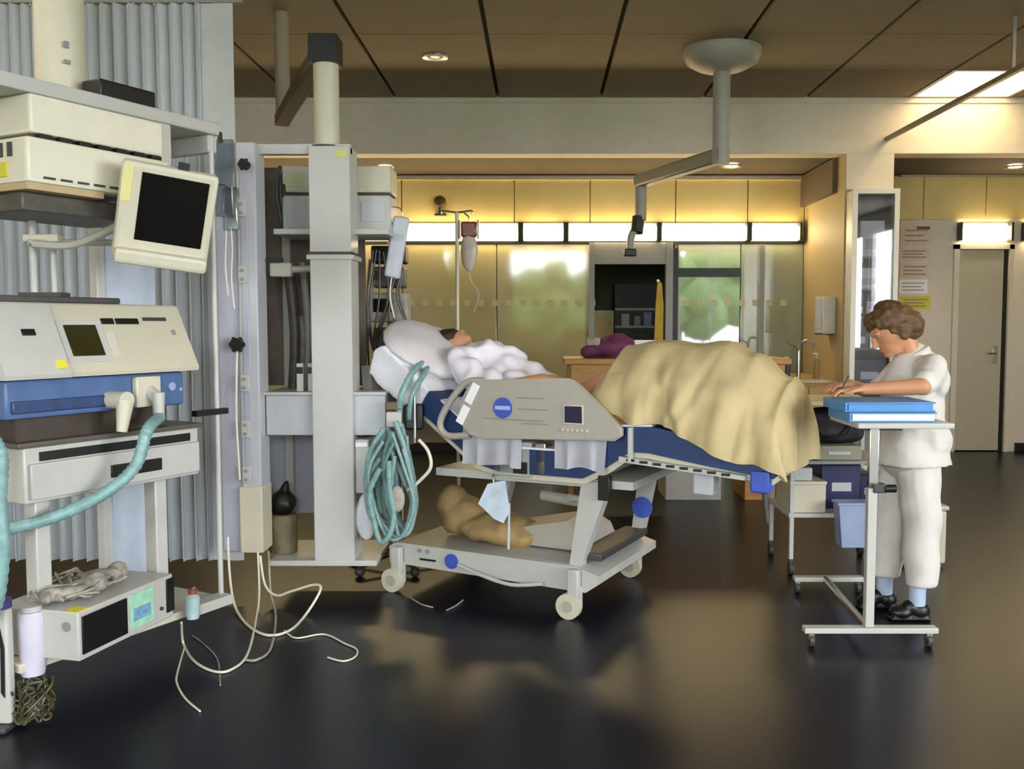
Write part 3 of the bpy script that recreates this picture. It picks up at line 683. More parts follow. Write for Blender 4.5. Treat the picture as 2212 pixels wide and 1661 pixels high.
# IV pole with blood bag
ivp = thing('drip_pole', 'slim cream drip pole standing behind the pillow', 'drip pole', (-.5285, 6.0, 0))
MB().cyl((0, 0, .05), (0, 0, 2.165), .012, seg=12).build('pole', CREAM, ivp)
for a in range(5):
    q = a * 1.2566; MB().tube([(0, 0, .07), (.14 * math.cos(q), .14 * math.sin(q), .06), (.26 * math.cos(q), .26 * math.sin(q), .045)], .012, 8, 3).ball((.26 * math.cos(q), .26 * math.sin(q), .028), .028, 10).build('foot', GREYM, ivp)
MB().tube([(-.10, 0, 2.155), (-.09, 0, 2.175), (0, 0, 2.165), (.09, 0, 2.175), (.10, 0, 2.155)], .006, 8, 4).build('hook_bar', CHROME, ivp)
bb = thing('blood_bag', 'blood bag, dark red above and cloudy below, hanging from the drip pole', 'blood bag', (-.452, 6.0, 1.825))
put('lower_bag', wobble(MB().ball((0, 0, .09), (.055, .022, .13), 16).mesh('lower_bag'), .008, 14, 2), FLUID, bb)
put('upper_bag', wobble(MB().box(-.05, .05, -.018, .018, .18, .28, .012).mesh('upper_bag'), .004, 16, 5), BLOOD, bb)
B(-.065, -.052, -.02, .02, .17, .29, .004).build('clip', FLUID, bb); B(.052, .065, -.02, .02, .17, .29, .004).build('clip', FLUID, bb)
MB().tube([(0, 0, .28), (0, 0, .31), (-.03, 0, .335)], .005, 6, 3).build('loop', CHROME, bb)
MB().tube([(0, 0, -.03), (.01, .0, -.1), (.06, 0, -.18), (.03, 0, -.3)], .004, 6, 5).build('blood_line', FLUID, bb)
ws = thing('wall_lamp', 'small dark round lamp head on a bracket above the strip light', 'lamp', at(950, 436, YB - .06))
MB().ball((0, 0, 0), (.07, .05, .07), 18).build('head', mat('dark_bronze', '#5a4520', .5), ws)
MB().tube([(0, 0, -.06), (.0, 0, -.11), (.01, .0, -.14)], .012, 8, 3).box(-.06, .07, -.02, .06, -.15, -.135).build('bracket', DGREY, ws)

# ================================================================== BED
BL = Vector((.262, 4.93, 0)); BA = R(-26.4)
def bedp(u, v, z):
    c, s = math.cos(BA), math.sin(BA); return Vector((BL.x + c * u - s * v, BL.y + s * u + c * v, z))
bed = thing('hospital_bed', 'hospital bed with grey side rail, navy mattress and white wheeled base', 'bed', BL, BA)
bf = MB().prism([(-1.0, .15), (.17, .13), (.24, .18), (.24, .22), (.12, .255), (-.95, .265), (-1.0, .24)], -.42, .42, 'y').build('base_frame', WHITE, bed)
MB().cyl((-.60, -.428, .20), (-.60, -.42, .20), .04, seg=20).build('blue_logo', LOGOB, bf)
MB().tube([(-.55, -.44, .19), (-.40, -.46, .16), (-.22, -.47, .135), (-.05, -.45, .155)], .010, 8, 5).build('brake_bar', WHITE, bf)
B(-.80, -.70, -.425, -.419, .185, .195).build('dark_slot', BLACK, bf)
for u in (-.80, -.75): MB().cyl((u, -.426, .235), (u, -.42, .235), .012, seg=12).build('bolt', GREYM, bf)
def caster(u, v, r):
    f = MB().box(u - .03, u + .03, v - .02, v + .02, .10, .25, .008).box(u - .028, u + .03, v + .02, v + .045, .05, .16, .006).build('caster_fork', WHITE, bed)
    MB().cyl((u - .025, v - .022, r), (u - .025, v + .018, r), r, seg=24).build('wheel', CREAM, f)
    MB().cyl((u - .025, v - .028, r), (u - .025, v - .022, r), r * .45, seg=16).build('hub', BEIGE, f)
for u, v in ((.12, -.45), (.12, .40), (-.93, -.45), (-.93, .40)): caster(u, v, .064)
# lift legs
def leg(u0, u1, v, w0, w1, z0=.25, z1=.68): MB().prism([(u0 - w0, z0), (u0 + w0, z0), (u1 + w1, z1), (u1 - w1, z1)], v - .035, v + .035, 'y').build('lift_leg', WHITE, bed)
leg(.10, .21, -.36, .03, .075); leg(.16, .23, .34, .03, .05); leg(-.62, -.50, .05, .05, .05)
MB().box(.08, .22, -.34, .34, .27, .31, .01).build('cross_beam', DGREY, bed)
MB().cyl((.20, .30, .43), (.20, .296, .43), .06, seg=20).build('blue_patch', LOGOB, bed)
MB().prism([(-.45, .27), (.10, .27), (.06, .36), (-.05, .42), (-.42, .34)], -.18, .18, 'y').build('motor_cover', BEIGE, bed)
MB().cyl((-.02, -.2, .55), (.06, .0, .50), .02, seg=10).cyl((-.25, -.05, .52), (.02, -.05, .50), .03, seg=14).build('actuator', BEIGE, bed)
MB().prism([(-.72, .645), (.40, .65), (.40, .69), (-.72, .685)], -.38, .38, 'y').build('deck_frame', WHITE, bed)
B(-.34, -.12, -.44, -.30, .68, .86, .01).build('control_box', mat('grey_green_box', '#9fa59e', .5), bed)
B(-.22, -.14, -.446, -.44, .70, .76, .003).build('control_display', BLACK, bed)
B(-.10, -.04, -.44, -.36, .70, .86, .006).build('support_strut', CHROME, bed)
B(.24, .30, -.44, -.40, .60, .72, .004).build('cable_guide', BLACK, bed)
# mattress
low = [(-1.08, 1.20), (-.72, .945), (-.44, .735), (-.30, .70), (.16, .70), (.28, .76), (.40, .845), (.50, .845), (.80, .80), (1.08, .765)]
def offset(P, d):
    out = []
    for i, p in enumerate(P):
        a = Vector(P[max(i - 1, 0)]); b = Vector(P[min(i + 1, len(P) - 1)]); t = (b - a).normalized(); n = Vector((-t.y, t.x))
        out.append((p[0] + n.x * d, p[1] + n.y * d))
    return out
topm = offset(low, .125)
mt = MB().prism(low + topm[::-1], -.44, .44, 'y')
mt.build('mattress', NAVY, bed, ang=50)
MB().prism(offset(low, -.03) + low[::-1], -.42, .42, 'y').build('mattress_platform', CREAM, bed, ang=50)
# rail with slots under the foot section
er = MB().prism([(.36, .80), (.96, .755), (.96, .775), (.36, .825)], -.47, -.43, 'y').build('foot_rail', WHITE, bed)
for k in range(8):
    u = .42 + k * .065; MB().box(u - .02, u + .02, -.474, -.469, -.006, .006, M=Matrix.Translation((0, 0, .815 - (u - .36) * .077))).build('rail_slot', BLACK, er)
B(.405, .425, -.475, -.44, .80, .965, .004).build('rail_post', WHITE, bed)
B(.98, 1.07, -.46, -.38, .70, .80, .012).build('corner_bumper', LOGOB, bed)
B(.70, .80, -.40, -.30, .66, .78, .01).build('foot_motor', PANELW, bed)
MB().cyl((1.05, -.40, .56), (1.03, -.40, .72), .012, seg=8).build('foot_hook', DGREY, bed)
MB().prism([(-1.16, .75), (-1.10, .75), (-1.13, 1.22), (-1.19, 1.22)], -.40, .40, 'y').build('headboard', BEIGE, bed)
# side rail panel
outl = [(-.36, .875), (.35, .90), (.385, .925), (.385, .96), (.36, .985), (.19, 1.135), (.14, 1.18), (.10, 1.19), (-.38, 1.17), (-.44, 1.15), (-.50, 1.05), (-.50, .95), (-.44, .885)]
sr = MB().prism(outl, -.505, -.465, 'y'); bmesh.ops.bevel(sr.bm, geom=[e for e in sr.bm.edges if abs(e.verts[0].co.y - e.verts[1].co.y) < 1e-6], offset=.008, segments=2, affect='EDGES')
sr = sr.build('side_rail', BEIGE, bed)
loop = [(-.36, -.485, 1.165), (-.46, -.485, 1.155), (-.55, -.485, 1.07), (-.615, -.485, .97), (-.62, -.485, .91), (-.57, -.485, .875), (-.45, -.485, .885)]
MB().tube(loop, .018, 10, 6).build('rail_handle', BEIGE, sr)
for (u, z, a, l) in [(-.42, 1.10, 55, .055), (-.475, .99, 55, .05)]:
    MB().box(-.022, .022, -.509, -.504, -l, l, .002, M=Matrix.Translation((u, 0, z)) @ Matrix.Rotation(R(28), 4, 'Y')).build('handle_inset', PAPERW, sr)
MB().cyl((-.243, -.512, 1.035), (-.243, -.505, 1.035), .052, seg=32).build('round_logo', LOGOB, sr)
B(-.285, -.2, -.515, -.511, 1.025, 1.045, .001).build('logo_band', mat('logo_light', '#a9b4e0', .5), sr)
B(.09, .195, -.512, -.505, .97, 1.065, .003).build('screen_bezel', CREAM, sr); B(.098, .188, -.516, -.51, .978, 1.058, .002).build('screen', mat('navy_screen', '#0c123c', .15), sr)
for k in range(6): B(.08 + k * .025, .095 + k * .025, -.512, -.505, .935, .95, .002).build('button', CREAM, sr)
for z, a, b in ((1.085, -.16, -.02), (1.03, -.16, .0), (.975, -.36, -.02), (.96, -.14, .0)): B(a, b, -.508, -.504, z, z + .006).build('groove', GREYM, sr)
# linen on the bed: sheet hanging over the side
def drape(u0, u1, zt, zb, seed):
    bm = bmesh.new(); G = []
    for i in range(25):
        u = u0 + (u1 - u0) * i / 24; r = []
        for j in range(13):
            f = j / 12; zz = zt + (zb + .03 * noise.noise(Vector((u * 9, seed, 0))) - zt) * f
            r.append(bm.verts.new((u + .02 * f * math.sin(i * .5), -.452 - .015 * math.sin(u * 60 + seed) * f - .01, zz)))
        G.append(r)
    for i in range(24):
        for j in range(12): bm.faces.new((G[i][j], G[i + 1][j], G[i + 1][j + 1], G[i][j + 1]))
    bmesh.ops.solidify(bm, geom=bm.faces[:], thickness=.006)
    mb = MB(); mb.bm.free(); mb.bm = bm; return mb
shp = thing('bed_sheet', 'white cotton sheet hanging over the mattress edge below the side rail', 'sheet', BL, BA)
drape(-.50, -.16, .97, .735, 1).build('hanging_fold', SHEET, shp, ang=80); drape(.02, .30, .95, .745, 2).build('hanging_fold', SHEET, shp, ang=80)
tp = offset(low, .127); MB().prism([(a, b) for a, b in tp[1:8]] + [(a, b + .010) for a, b in tp[1:8]][::-1], -.446, .445, 'y').build('top_sheet', SHEET, shp, ang=60)
hf = wobble(voxel(MB().prism([(-1.11, 1.185), (-.80, .965), (-.70, 1.10), (-1.0, 1.34), (-1.06, 1.32)], -.462, .462, 'y'), 'head_fold', .014, 6), .022, 7, 2); put('head_fold', hf, SHEET, shp)
# pillow
pw_ = thing('pillow', 'large white pillow at the raised head of the bed', 'pillow', bedp(-.93, -.04, 1.30), BA)
pw_.rotation_euler = (0, R(36), BA)
m = MB().ball((0, 0, 0), (.26, .42, .085), 24)
put('cushion', wobble(m.mesh('cushion'), .03, 5, 3), PILLOWM, pw_)
# patient
def local_mesh(mb, name, vox, sm, m, parent, wob=None):
    me = voxel(mb, name, vox, sm)
    if wob: wobble(me, *wob)
    return put(name, me, m, parent)
pa = thing('person', 'patient lying propped up in the bed, in a white gown under the yellow blanket', 'person', BL, BA)
m = MB()
m.ball((-.86, .06, 1.335), (.10, .075, .08), 18).caps((-.80, .06, 1.30), (-.70, .05, 1.26), .05, .06)
m.ball((-.82, .06, 1.405), (.018, .014, .02), 8).ball((-.79, .06, 1.365), (.03, .03, .028), 10).ball((-.88, -.02, 1.34), (.012, .01, .028), 8).ball((-.88, .14, 1.34), (.012, .01, .028), 8)
m.caps((-.66, .05, 1.20), (-.30, .05, .98), .12, .13).caps((-.30, .05, .98), (-.18, .05, .95), .13, .12)
m.caps((-.68, -.10, 1.21), (-.68, .20, 1.21), .055, .055)
m.caps((-.20, -.05, .95), (.27, -.06, 1.23), .085, .06).caps((.27, -.06, 1.23), (.56, -.06, .98), .055, .04).caps((.56, -.06, .98), (.66, -.06, 1.03), .04, .03)
m.caps((-.20, .15, .95), (.30, .16, 1.23), .085, .06).caps((.30, .16, 1.23), (.62, .16, .98), .055, .04).caps((.62, .16, .98), (.72, .16, 1.03), .04, .03)
m.caps((-.68, -.16, 1.20), (-.44, -.26, 1.10), .042, .04).caps((-.44, -.26, 1.10), (-.20, -.15, 1.16), .04, .032).ball((-.15, -.13, 1.165), (.045, .035, .02), 10)
for k in range(4): m.caps((-.13, -.155 + .018 * k, 1.165), (-.075 - .006 * abs(k - 1.4), -.158 + .019 * k, 1.15), .009, .008, 8)
m.caps((-.16, -.10, 1.165), (-.11, -.085, 1.155), .010, .009, 8)
local_mesh(m, 'body', .009, 4, SKIN, pa)
m = MB().ball((-.90, .06, 1.365), (.09, .085, .06), 16).ball((-.94, .06, 1.33), (.06, .08, .08), 16)
local_mesh(m, 'hair', .009, 2, HAIRD, pa, (.012, 26, 2))
m = MB().caps((-.66, .05, 1.21), (-.30, .05, 1.02), .155, .16).caps((-.69, -.14, 1.23), (-.69, .24, 1.23), .092, .092).caps((-.69, -.16, 1.22), (-.50, -.245, 1.135), .085, .08).caps((-.62, .0, 1.30), (-.46, .10, 1.25), .07, .06).ball((-.66, .02, 1.31), (.09, .15, .05), 12).ball((-.42, .02, 1.16), (.09, .14, .06), 12)
local_mesh(m, 'gown', .012, 2, GOWN, pa, (.045, 10, 6))

# yellow blanket draped over the raised knees
def lerp_tab(T, u):
    for (a, b), (c, d) in zip(T, T[1:]):
        if u <= c:
            f = (u - a) / (c - a); f = max(0, min(1, f)); f = f * f * (3 - 2 * f); return b + (d - b) * f
    return T[-1][1]
ZT = [(-.12, 1.08), (.10, 1.12), (.17, 1.15), (.21, 1.25), (.26, 1.345), (.40, 1.37), (.60, 1.355), (.78, 1.365), (.90, 1.31), (1.06, 1.19)]
ZH = [(-.12, 1.02), (.3, 1.01), (.40, .995), (.59, .965), (.85, .855), (1.08, .80)]
bm = bmesh.new(); G = []; NU, NQ, NF = 130, 84, 12; L = 1.08
def bpoint(u, q):
    zt = lerp_tab(ZT, u); zh = lerp_tab(ZH, u); s = 1 if q > 0 else -1; w = abs(q)
    side = .30 if u < .36 else .30 + .035 * min(1, (u - .36) / .08)
    if w < .3: v = s * .14 * (w / .3); z = zt - .015 * (w / .3) ** 2; f = 0
    else:
        f = (w - .3) / .7; v = s * (.14 + side * (1 - (1 - f) ** 2.0)); z = zt - .015 - (zt - .015 - zh) * f ** 1.1
    k1 = math.sin((u - .30) * 24 + 5.0 * w * (u - .62)); k2 = math.sin((u - .8) * 38 + 9 * w)
    amp = (f ** .7) * (.5 if u < .36 else 1)
    fold = amp * (.026 * max(k1, -.3) + .010 * k2 + .016 * noise.noise(Vector((u * 4 + w, w * 5, 1))))
    # two long creases running from the knee peaks down to the hem
    for (u0, du, a_) in ((.32, .30, .030), (.44, .10, .022), (.86, -.26, .034), (.93, .06, .020), (.62, -.08, .014)):
        d = (u - (u0 + du * w)) / .028; fold -= a_ * amp * math.exp(-d * d)
    zz = z + (.010 * noise.noise(Vector((u * 9, q * 5, 4))) if w < .6 else .012 * math.sin(u * 26) * f)
    return [u + .02 * noise.noise(Vector((u * 3, q * 2, 9))), v + s * fold, zz]
for i in range(NU + 1):
    u = -.10 + (L + .10) * i / NU
    G.append([bpoint(u, 2 * j / NQ - 1) for j in range(NQ + 1)])
last = G[-1]
for k in range(1, NF + 1):
    f = k / NF; row_ = []
    for j, p_ in enumerate(last):
        q = 2 * j / NQ - 1; zb = .775 + .012 * math.sin(q * 9)
        row_.append([p_[0] + .05 * (1 - (1 - f) ** 3) + .018 * f * math.sin(q * 13 + 1), p_[1], p_[2] + (min(zb, p_[2]) - p_[2]) * f])
    G.append(row_)
V = [[bm.verts.new(c) for c in row_] for row_ in G]
for i in range(len(V) - 1):
    for j in range(NQ): bm.faces.new((V[i][j], V[i + 1][j], V[i + 1][j + 1], V[i][j + 1]))
bmesh.ops.recalc_face_normals(bm, faces=bm.faces[:])
bmesh.ops.solidify(bm, geom=bm.faces[:], thickness=.006)
mb = MB(); mb.bm.free(); mb.bm = bm
bl = mb.build('blanket', BLANK, None, ang=75, loc=BL, rot=(0, 0, BA)); tag(bl, 'pale yellow blanket draped in folds over the raised knees in the bed', 'blanket')

# tubing and bags around the bed head
def hosepx(name, label, cat, pts, r, m, ribs=0, seg=10, n=10, group=None):
    o = MB().tube([at(*p) for p in pts], r, seg, n, ribs=ribs).build(name, m); return tag(o, label, cat, group)
hosepx('breathing_hose', 'teal corrugated hose rising from the bed head to the patient', 'hose', [(862, 900, 4.85), (868, 850, 4.82), (895, 800, 4.9), (925, 775, 5.1), (950, 762, 5.35)], .016, TEAL, 1)
hosepx('breathing_hose', 'second teal hose looping over the pillow beside the first', 'hose', [(885, 905, 4.84), (890, 855, 4.82), (915, 810, 4.9), (928, 790, 5.05), (960, 768, 5.35)], .014, TEAL, 1)
hb = thing('hose_coil', 'hanging coil of teal hoses between the medical column and the bed', 'hose', at(855, 1170, 4.80))
q0 = hb.location.copy()
for k in range(11):
    w = .06 + .011 * ((k * 5) % 9); hh = .34 + .02 * ((k * 7) % 11); x = -.05 + .012 * ((k * 4) % 9); y = -.08 + .018 * k; j_ = lambda n: .03 * noise.noise(Vector((k * 1.7, n * 2.3, 5)))
    pts = [(x - w * .3 + j_(1), y, hh + .06), (x - w * .9 + j_(2), y, hh * .8), (x - w * .75 + j_(3), y + .01, hh * .35), (x - w * .2 + j_(4), y, .02 + .012 * k), (x + w * .5, y - .01, .06 + j_(5)), (x + w * .85 + j_(6), y, hh * .45), (x + w * .6 + j_(7), y, hh * .85), (x + .02 + j_(8), y, hh + .10)]
    MB().tube(pts, [.013, .008, .011][k % 3], 9, 10, ribs=1).build('hose', [TEAL, TEAL, mat('grey_teal_tube', '#8a9fa0', .4, var=.2)][k % 3], hb)
MB().ball((.02, -.07, .24), (.04, .02, .07), 12).build('water_trap', MIXED, hb)
hosepx('suction_line', 'cream tube arching down beside the teal hose coil', 'tube', [(905, 950, 4.78), (925, 975, 4.76), (930, 1010, 4.76), (905, 1040, 4.78), (880, 1060, 4.8)], .009, TUBEW)
bc = thing('clamp_cluster', 'dark clamp cluster with white plug beside the navy mattress head', 'clamp', at(893, 930, 4.83))
B(-.05, .05, 0, .06, 0, .14, .015).build('clamp_body', BLACK, bc); B(-.14, -.06, -.02, .05, .02, .10, .006).build('white_plug', WHITE, bc); MB().cyl((.01, -.02, -.06), (.01, -.02, .18), .008, seg=8).build('rod', CHROME, bc); B(-.14, -.06, -.015, .03, .11, .15, .004).build('brown_block', mat('brown_block', '#6b5a46', .6), bc)
db = thing('drainage_bag', 'clear bluish drainage bag hanging under the bed deck', 'drainage bag', at(1075, 1128, 4.72))
put('bag', wobble(MB().prism([(-.05, .20), (.04, .22), (.065, .06), (.03, 0), (-.02, .02), (-.10, .10)], -.015, .015, 'y').mesh('bag'), .006, 14), CLEARB, db)
MB().cyl((.055, 0, -.14), (.06, 0, .1), .007, seg=8).build('outlet_tube', CLEARB, db); MB().tube([(-.02, 0, .2), (-.03, .02, .28), (-.02, .06, .30)], .005, 6, 3).build('hook', CHROME, db)
tb = thing('linen_bundle', 'crumpled tan linen bundle lying on the bed base frame', 'linen', bedp(-.48, -.12, .262), BA)
m = MB().ball((0, 0, .07), (.24, .18, .08), 18).ball((-.22, .02, .11), (.16, .14, .11), 14).ball((.12, -.04, .05), (.14, .12, .06), 12).ball((-.30, .0, .18), (.10, .1, .10), 12)
put('cloth', wobble(voxel(m, 'cloth', .014, 3), .03, 9, 2), TAN, tb)

# ================================================================== BEHIND THE BED
ns = thing('nurse_counter', 'high ochre wood counter with white pedestal behind the bed', 'counter', (0, 7.5, 0))
B(.20, 2.05, 0, .62, 1.12, 1.17, .01).build('counter_top', WOOD, ns)
B(.26, 2.0, .03, .07, .45, 1.12).build('front_panel', WOOD, ns)
B(1.04, 1.50, .06, .56, .0, 1.12, .006).build('pedestal', WHITE, ns)
B(1.70, 1.95, .08, .56, .0, 1.12).build('end_cabinet', WOOD, ns)
B(.24, .28, .05, .58, .0, 1.12).build('end_panel', WOOD, ns)
pu = thing('purple_bundle', 'dark purple and mauve bundle lying on the wood counter', 'bundle', (.60, 7.66, 1.171))
m = MB().ball((0, 0, .09), (.17, .12, .10), 16).ball((.10, 0, .11), (.10, .1, .10), 14).ball((-.14, 0, .05), (.12, .08, .045), 12)
put('cloth', wobble(voxel(m, 'cloth', .014, 3), .04, 8, 1), PURPLE, pu)
B(-.22, -.10, -.09, .0, .10, .17, .02).build('pale_fold', MIXED, pu)
wbx = thing('card_box', 'small white card box on the wood counter beside the purple bundle', 'box', (.88, 7.70, 1.171))
B(-.09, .09, 0, .14, 0, .13, .004).build('body', PAPERW, wbx); B(-.093, .093, -.003, .143, .13, .145, .003).build('lid', PAPERW, wbx)
# store behind the doorway: shelf unit, dark cabinet and yellow apron
st = thing('store_shelf', 'dark store shelving seen through the doorway in the glass wall', 'shelving', (1.05, YB + 1.1, 0))
B(-.10, .42, .1, .5, 0, 1.95).build('carcass', DGREY, st)
for z in (.5, .95, 1.4, 1.62): B(-.1, .42, .03, .1, z, z + .03).build('shelf', CREAM, st)
for x, z, w, hh, mm in [(-.02, 1.43, .1, .15, PANELW), (.14, 1.43, .08, .12, BEIGE), (.0, .98, .16, .22, GREENP), (.22, .98, .14, .2, DARKMIX), (.26, 1.43, .1, .17, BLUEBIN)]: B(x, x + w, .04, .1, z, z + hh, .004).build('content', mm, st)
lx = thing('light_cabinet', 'pale cabinet with ochre lamp panel inside the doorway', 'cabinet', (.70, YB + .9, 0))
B(-.05, .22, .05, .5, 0, 1.62, .006).build('body', mat('sage_cabinet', '#b3b596', .5), lx); B(-.04, .2, .02, .05, 1.2, 1.56).build('door', mat('ochre_door', '#c2a35e', .5), lx); B(-.04, .2, .02, .05, .6, 1.15).build('door', mat('sage_door', '#a6ad97', .5), lx)  # upper door ochre, lower one sage
ap = thing('hanging_apron', 'yellow apron hanging at the edge of the doorway', 'apron', (1.33, YB - .045, 1.17))
put('cloth', wobble(MB().prism([(-.04, 0), (.06, 0), (.065, .5), (.045, .74), (.0, .76), (-.02, .5)], -.02, .02, 'y').mesh('cloth'), .006, 9), mat('yellow_apron', '#c9ab3c', .7, var=.15), ap)
B(-.01, .02, .0, .05, .755, .78).build('peg', CHROME, ap)

# wash place along the pillar
wp = thing('wash_counter', 'ochre wash counter unit along the pillar wall', 'counter', (2.66, 9.22, 0))
B(-.26, .31, 0, 1.2, .1, .86).build('cabinet', WOOD, wp); B(-.29, .315, -.03, 1.22, .86, .90, .006).build('worktop', mat('sand_worktop', '#c6b282', .4), wp); B(-.24, .31, .03, 1.2, 0, .1).build('plinth', DGREY, wp)
B(-.25, .02, -.012, 0, .14, .82, .003).build('cabinet_door', mat('ochre_door_front', '#b89656', .45), wp); B(.03, .30, -.012, 0, .14, .82, .003).build('cabinet_door', MATS['ochre_door_front'], wp)
tpp = thing('mixer_tap', 'chrome mixer tap on the wash counter', 'tap', (2.62, 9.36, .901))
MB().cyl((0, 0, 0), (0, 0, .28), .022, .02, 16).build('stem', CHROME, tpp); MB().tube([(0, 0, .26), (.02, -.02, .36), (.10, -.05, .38), (.15, -.06, .33)], .014, 10, 5).build('spout', CHROME, tpp); MB().tube([(0, 0, .28), (-.04, 0, .33), (-.12, -.02, .36)], .010, 8, 3).build('lever', CHROME, tpp)
for k, (x, y, r, hh, mm, lab) in enumerate([(2.80, 9.34, .035, .20, TAN, 'amber pump bottle beside the chrome tap'), (2.50, 9.32, .03, .16, DARKMIX, 'dark bottle on the wash counter edge')]):
    t = thing('soap_bottle', lab, 'bottle', (x, y, .901))
    MB().lathe([(.0001, 0), (r, 0), (r, hh * .8), (r * .4, hh), (.0001, hh)], seg=16).build('bottle_body', mm, t); MB().cyl((0, 0, hh), (0, 0, hh + .05), .008, seg=8).box(-.04, .01, -.008, .008, hh + .045, hh + .06).build('pump_head', CREAM, t)
sd = thing('towel_dispenser', 'white paper towel dispenser on the ochre pillar wall', 'dispenser', (2.98, 9.32, 1.35))
B(-.14, 0, 0, .26, 0, .38, .015).build('housing', mat('dispenser_white', '#cfc9bf', .4), sd); B(-.142, -.02, .03, .23, -.008, .012).build('paper_slot', DGREY, sd); B(-.144, -.138, .02, .24, .05, .36, .004).build('cover', PANELW, sd)

# ---- white glazed cabinet at the pillar
gc = thing('glazed_cabinet', 'tall narrow white cabinet with glass door in front of the pillar', 'cabinet', (3.215, 8.945, 0))
m = MB().box(-.225, -.205, 0, .155, 0, 2.72).box(.205, .225, 0, .155, 0, 2.72).box(-.205, .205, 0, .155, 2.70, 2.72).box(-.205, .205, 0, .155, 0, .08)
m.build('carcass', mat('cabinet_white', '#e6e4dc', .4), gc); B(-.205, .205, .14, .155, .08, 2.70).build('back_board', mat('slate_back', '#2b2f3c', .6), gc)
fr = MB().box(-.225, -.175, -.025, -.002, .02, 2.74, .003).box(.175, .225, -.025, -.002, .02, 2.74, .003).box(-.175, .175, -.025, -.002, 2.69, 2.74, .003).box(-.175, .175, -.025, -.002, .02, .08, .003).build('door_frame', mat('bright_white_frame', '#f1efe6', .4, var=.02), gc)
B(-.175, .175, -.016, -.011, .08, 2.69).build('door_pane', CABG, fr); MB().cyl((.16, -.05, 1.05), (.16, -.05, 1.2), .008, seg=8).build('door_handle', CHROME, fr)
for z in (.5, .85, 1.20, 1.50, 1.77, 2.08): B(-.2, .2, .012, .138, z, z + .018).build('shelf', GREYM, gc)
items = [(-.13, .10, 2.099, .34, PAPERW, 'tall white paper stack on the topmost cabinet shelf', 'paper stack'), (-.15, .06, 1.789, .20, PAPERW, 'short white paper stack in the cabinet under the tall one', 'paper stack'), (-.15, -.08, 1.519, .2, BLACK, 'black box file in the cabinet under the paper', 'box file'), (-.06, .04, 1.519, .15, PANELW, 'small white carton between the box files', 'carton'), (.08, .16, 1.519, .19, DGREY, 'dark grey box file in the cabinet', 'box file'),
         (-.16, -.04, 1.219, .22, NAVYBIN, 'navy box on the middle cabinet shelf', 'box'), (.0, .11, 1.219, .17, PAPERW, 'white carton on the middle cabinet shelf', 'carton'), (-.16, .13, .869, .24, NAVYBIN, 'wide navy box on the low cabinet shelf', 'box')]
for (a, b, z, hh, mm, lab, ct_) in items:
    t = thing(ct_.replace(' ', '_'), lab, ct_, (3.215 + (a + b) / 2, 8.965, z)); w = (b - a) / 2
    B(-w, w, 0, .105, 0, hh, .004).build('body', mm, t); B(-w * .6, w * .6, -.003, 0, hh * .2, hh * .5).build('spine_label', PAPERW if mm is not PAPERW else PANELW, t)

# notices on the white wall beside the door
for k, (px0, px1, py0, py1, mm, lab) in enumerate([(1948, 2012, 486, 530, PAPER, 'pinned notice with dark header, topmost on the white wall'), (1942, 2010, 536, 562, PAPER, 'narrow pinned notice under the topmost one'), (1944, 2008, 568, 600, PAPER, 'pinkish pinned notice in the middle of the column of notices'), (1942, 2004, 604, 634, PAPERW, 'white pinned notice above the yellow one'), (1944, 2010, 640, 668, YELST, 'yellow pinned notice at the bottom of the column')]):
    a = at(px0, py1, YB - .004); b = at(px1, py0, YB - .004)
    t = thing('wall_notice', lab, 'notice', ((a.x + b.x) / 2, YB, a.z), 0, 'notices on the white wall')
    w = (b.x - a.x) / 2; hh = b.z - a.z
    B(-w, w, -.006, -.001, 0, hh).build('sheet', mm, t)
    for q in range(3): B(-w * .8, w * (.75 - .2 * (q % 2)), -.0075, -.006, hh * (.2 + .25 * q), hh * (.2 + .25 * q) + .014).build('print_line', GREYM if mm is not PAPERW else BLUEBIN, t)
    if k == 0: B(0, w * .9, -.008, -.006, hh * .78, hh * .93).build('dark_header', BROWNB, t)
tag(B(5.42, 5.6, YB - .05, YB, .0, .10, .004).build('door_stop', BLACK), 'black floor block at the foot of the white wall by the door', 'door stop')

# ================================================================== TROLLEY WITH BOXES
ty = thing('supply_trolley', 'white metal three-tier supply trolley at the foot of the bed', 'trolley', (1.46, 5.30, 0))
for x in (0, .56):
    for y in (0, .46): B(x - .012, x + .012, y - .012, y + .012, .09, 1.0, .002).build('post', WHITE, ty)
for x in (0, .56):
    for y in (0, .46): MB().cyl((x - .012, y, .035), (x + .012, y, .035), .035, seg=14).box(x - .01, x + .01, y - .012, y + .012, .04, .09).build('caster', DGREY, ty)
B(-.02, .58, -.02, .48, .335, .36, .003).build('shelf', WHITE, ty); B(-.02, .58, -.02, .48, .645, .665, .003).build('shelf', GREYM, ty); B(-.03, .59, -.03, .49, .985, 1.01, .003).build('shelf', mat('sand_shelf', '#c9bd96', .4), ty)
def boxthing(name, lab, cat, x0, x1, y0, y1, z0, z1, m, lid=None):
    t = thing(name, lab, cat, ((x0 + x1) / 2, y0, z0)); w = (x1 - x0) / 2
    B(-w, w, 0, y1 - y0, 0, z1 - z0, .006).build('body', m, t)
    if lid: B(-w - .004, w + .004, -.004, y1 - y0 + .004, z1 - z0, z1 - z0 + .02, .004).build('lid', lid, t)
    else: B(-w * .5, w * .5, -.003, 0, (z1 - z0) * .4, (z1 - z0) * .6).build('label', PANELW, t)
    return t
boxthing('carton', 'cream carton with lid on the lowest trolley shelf', 'carton', 1.45, 1.655, 5.29, 5.62, .361, .525, CREAM, CREAM)
boxthing('storage_box', 'small white box stacked on the cream carton', 'box', 1.475, 1.58, 5.31, 5.56, .546, .62, PANELW)
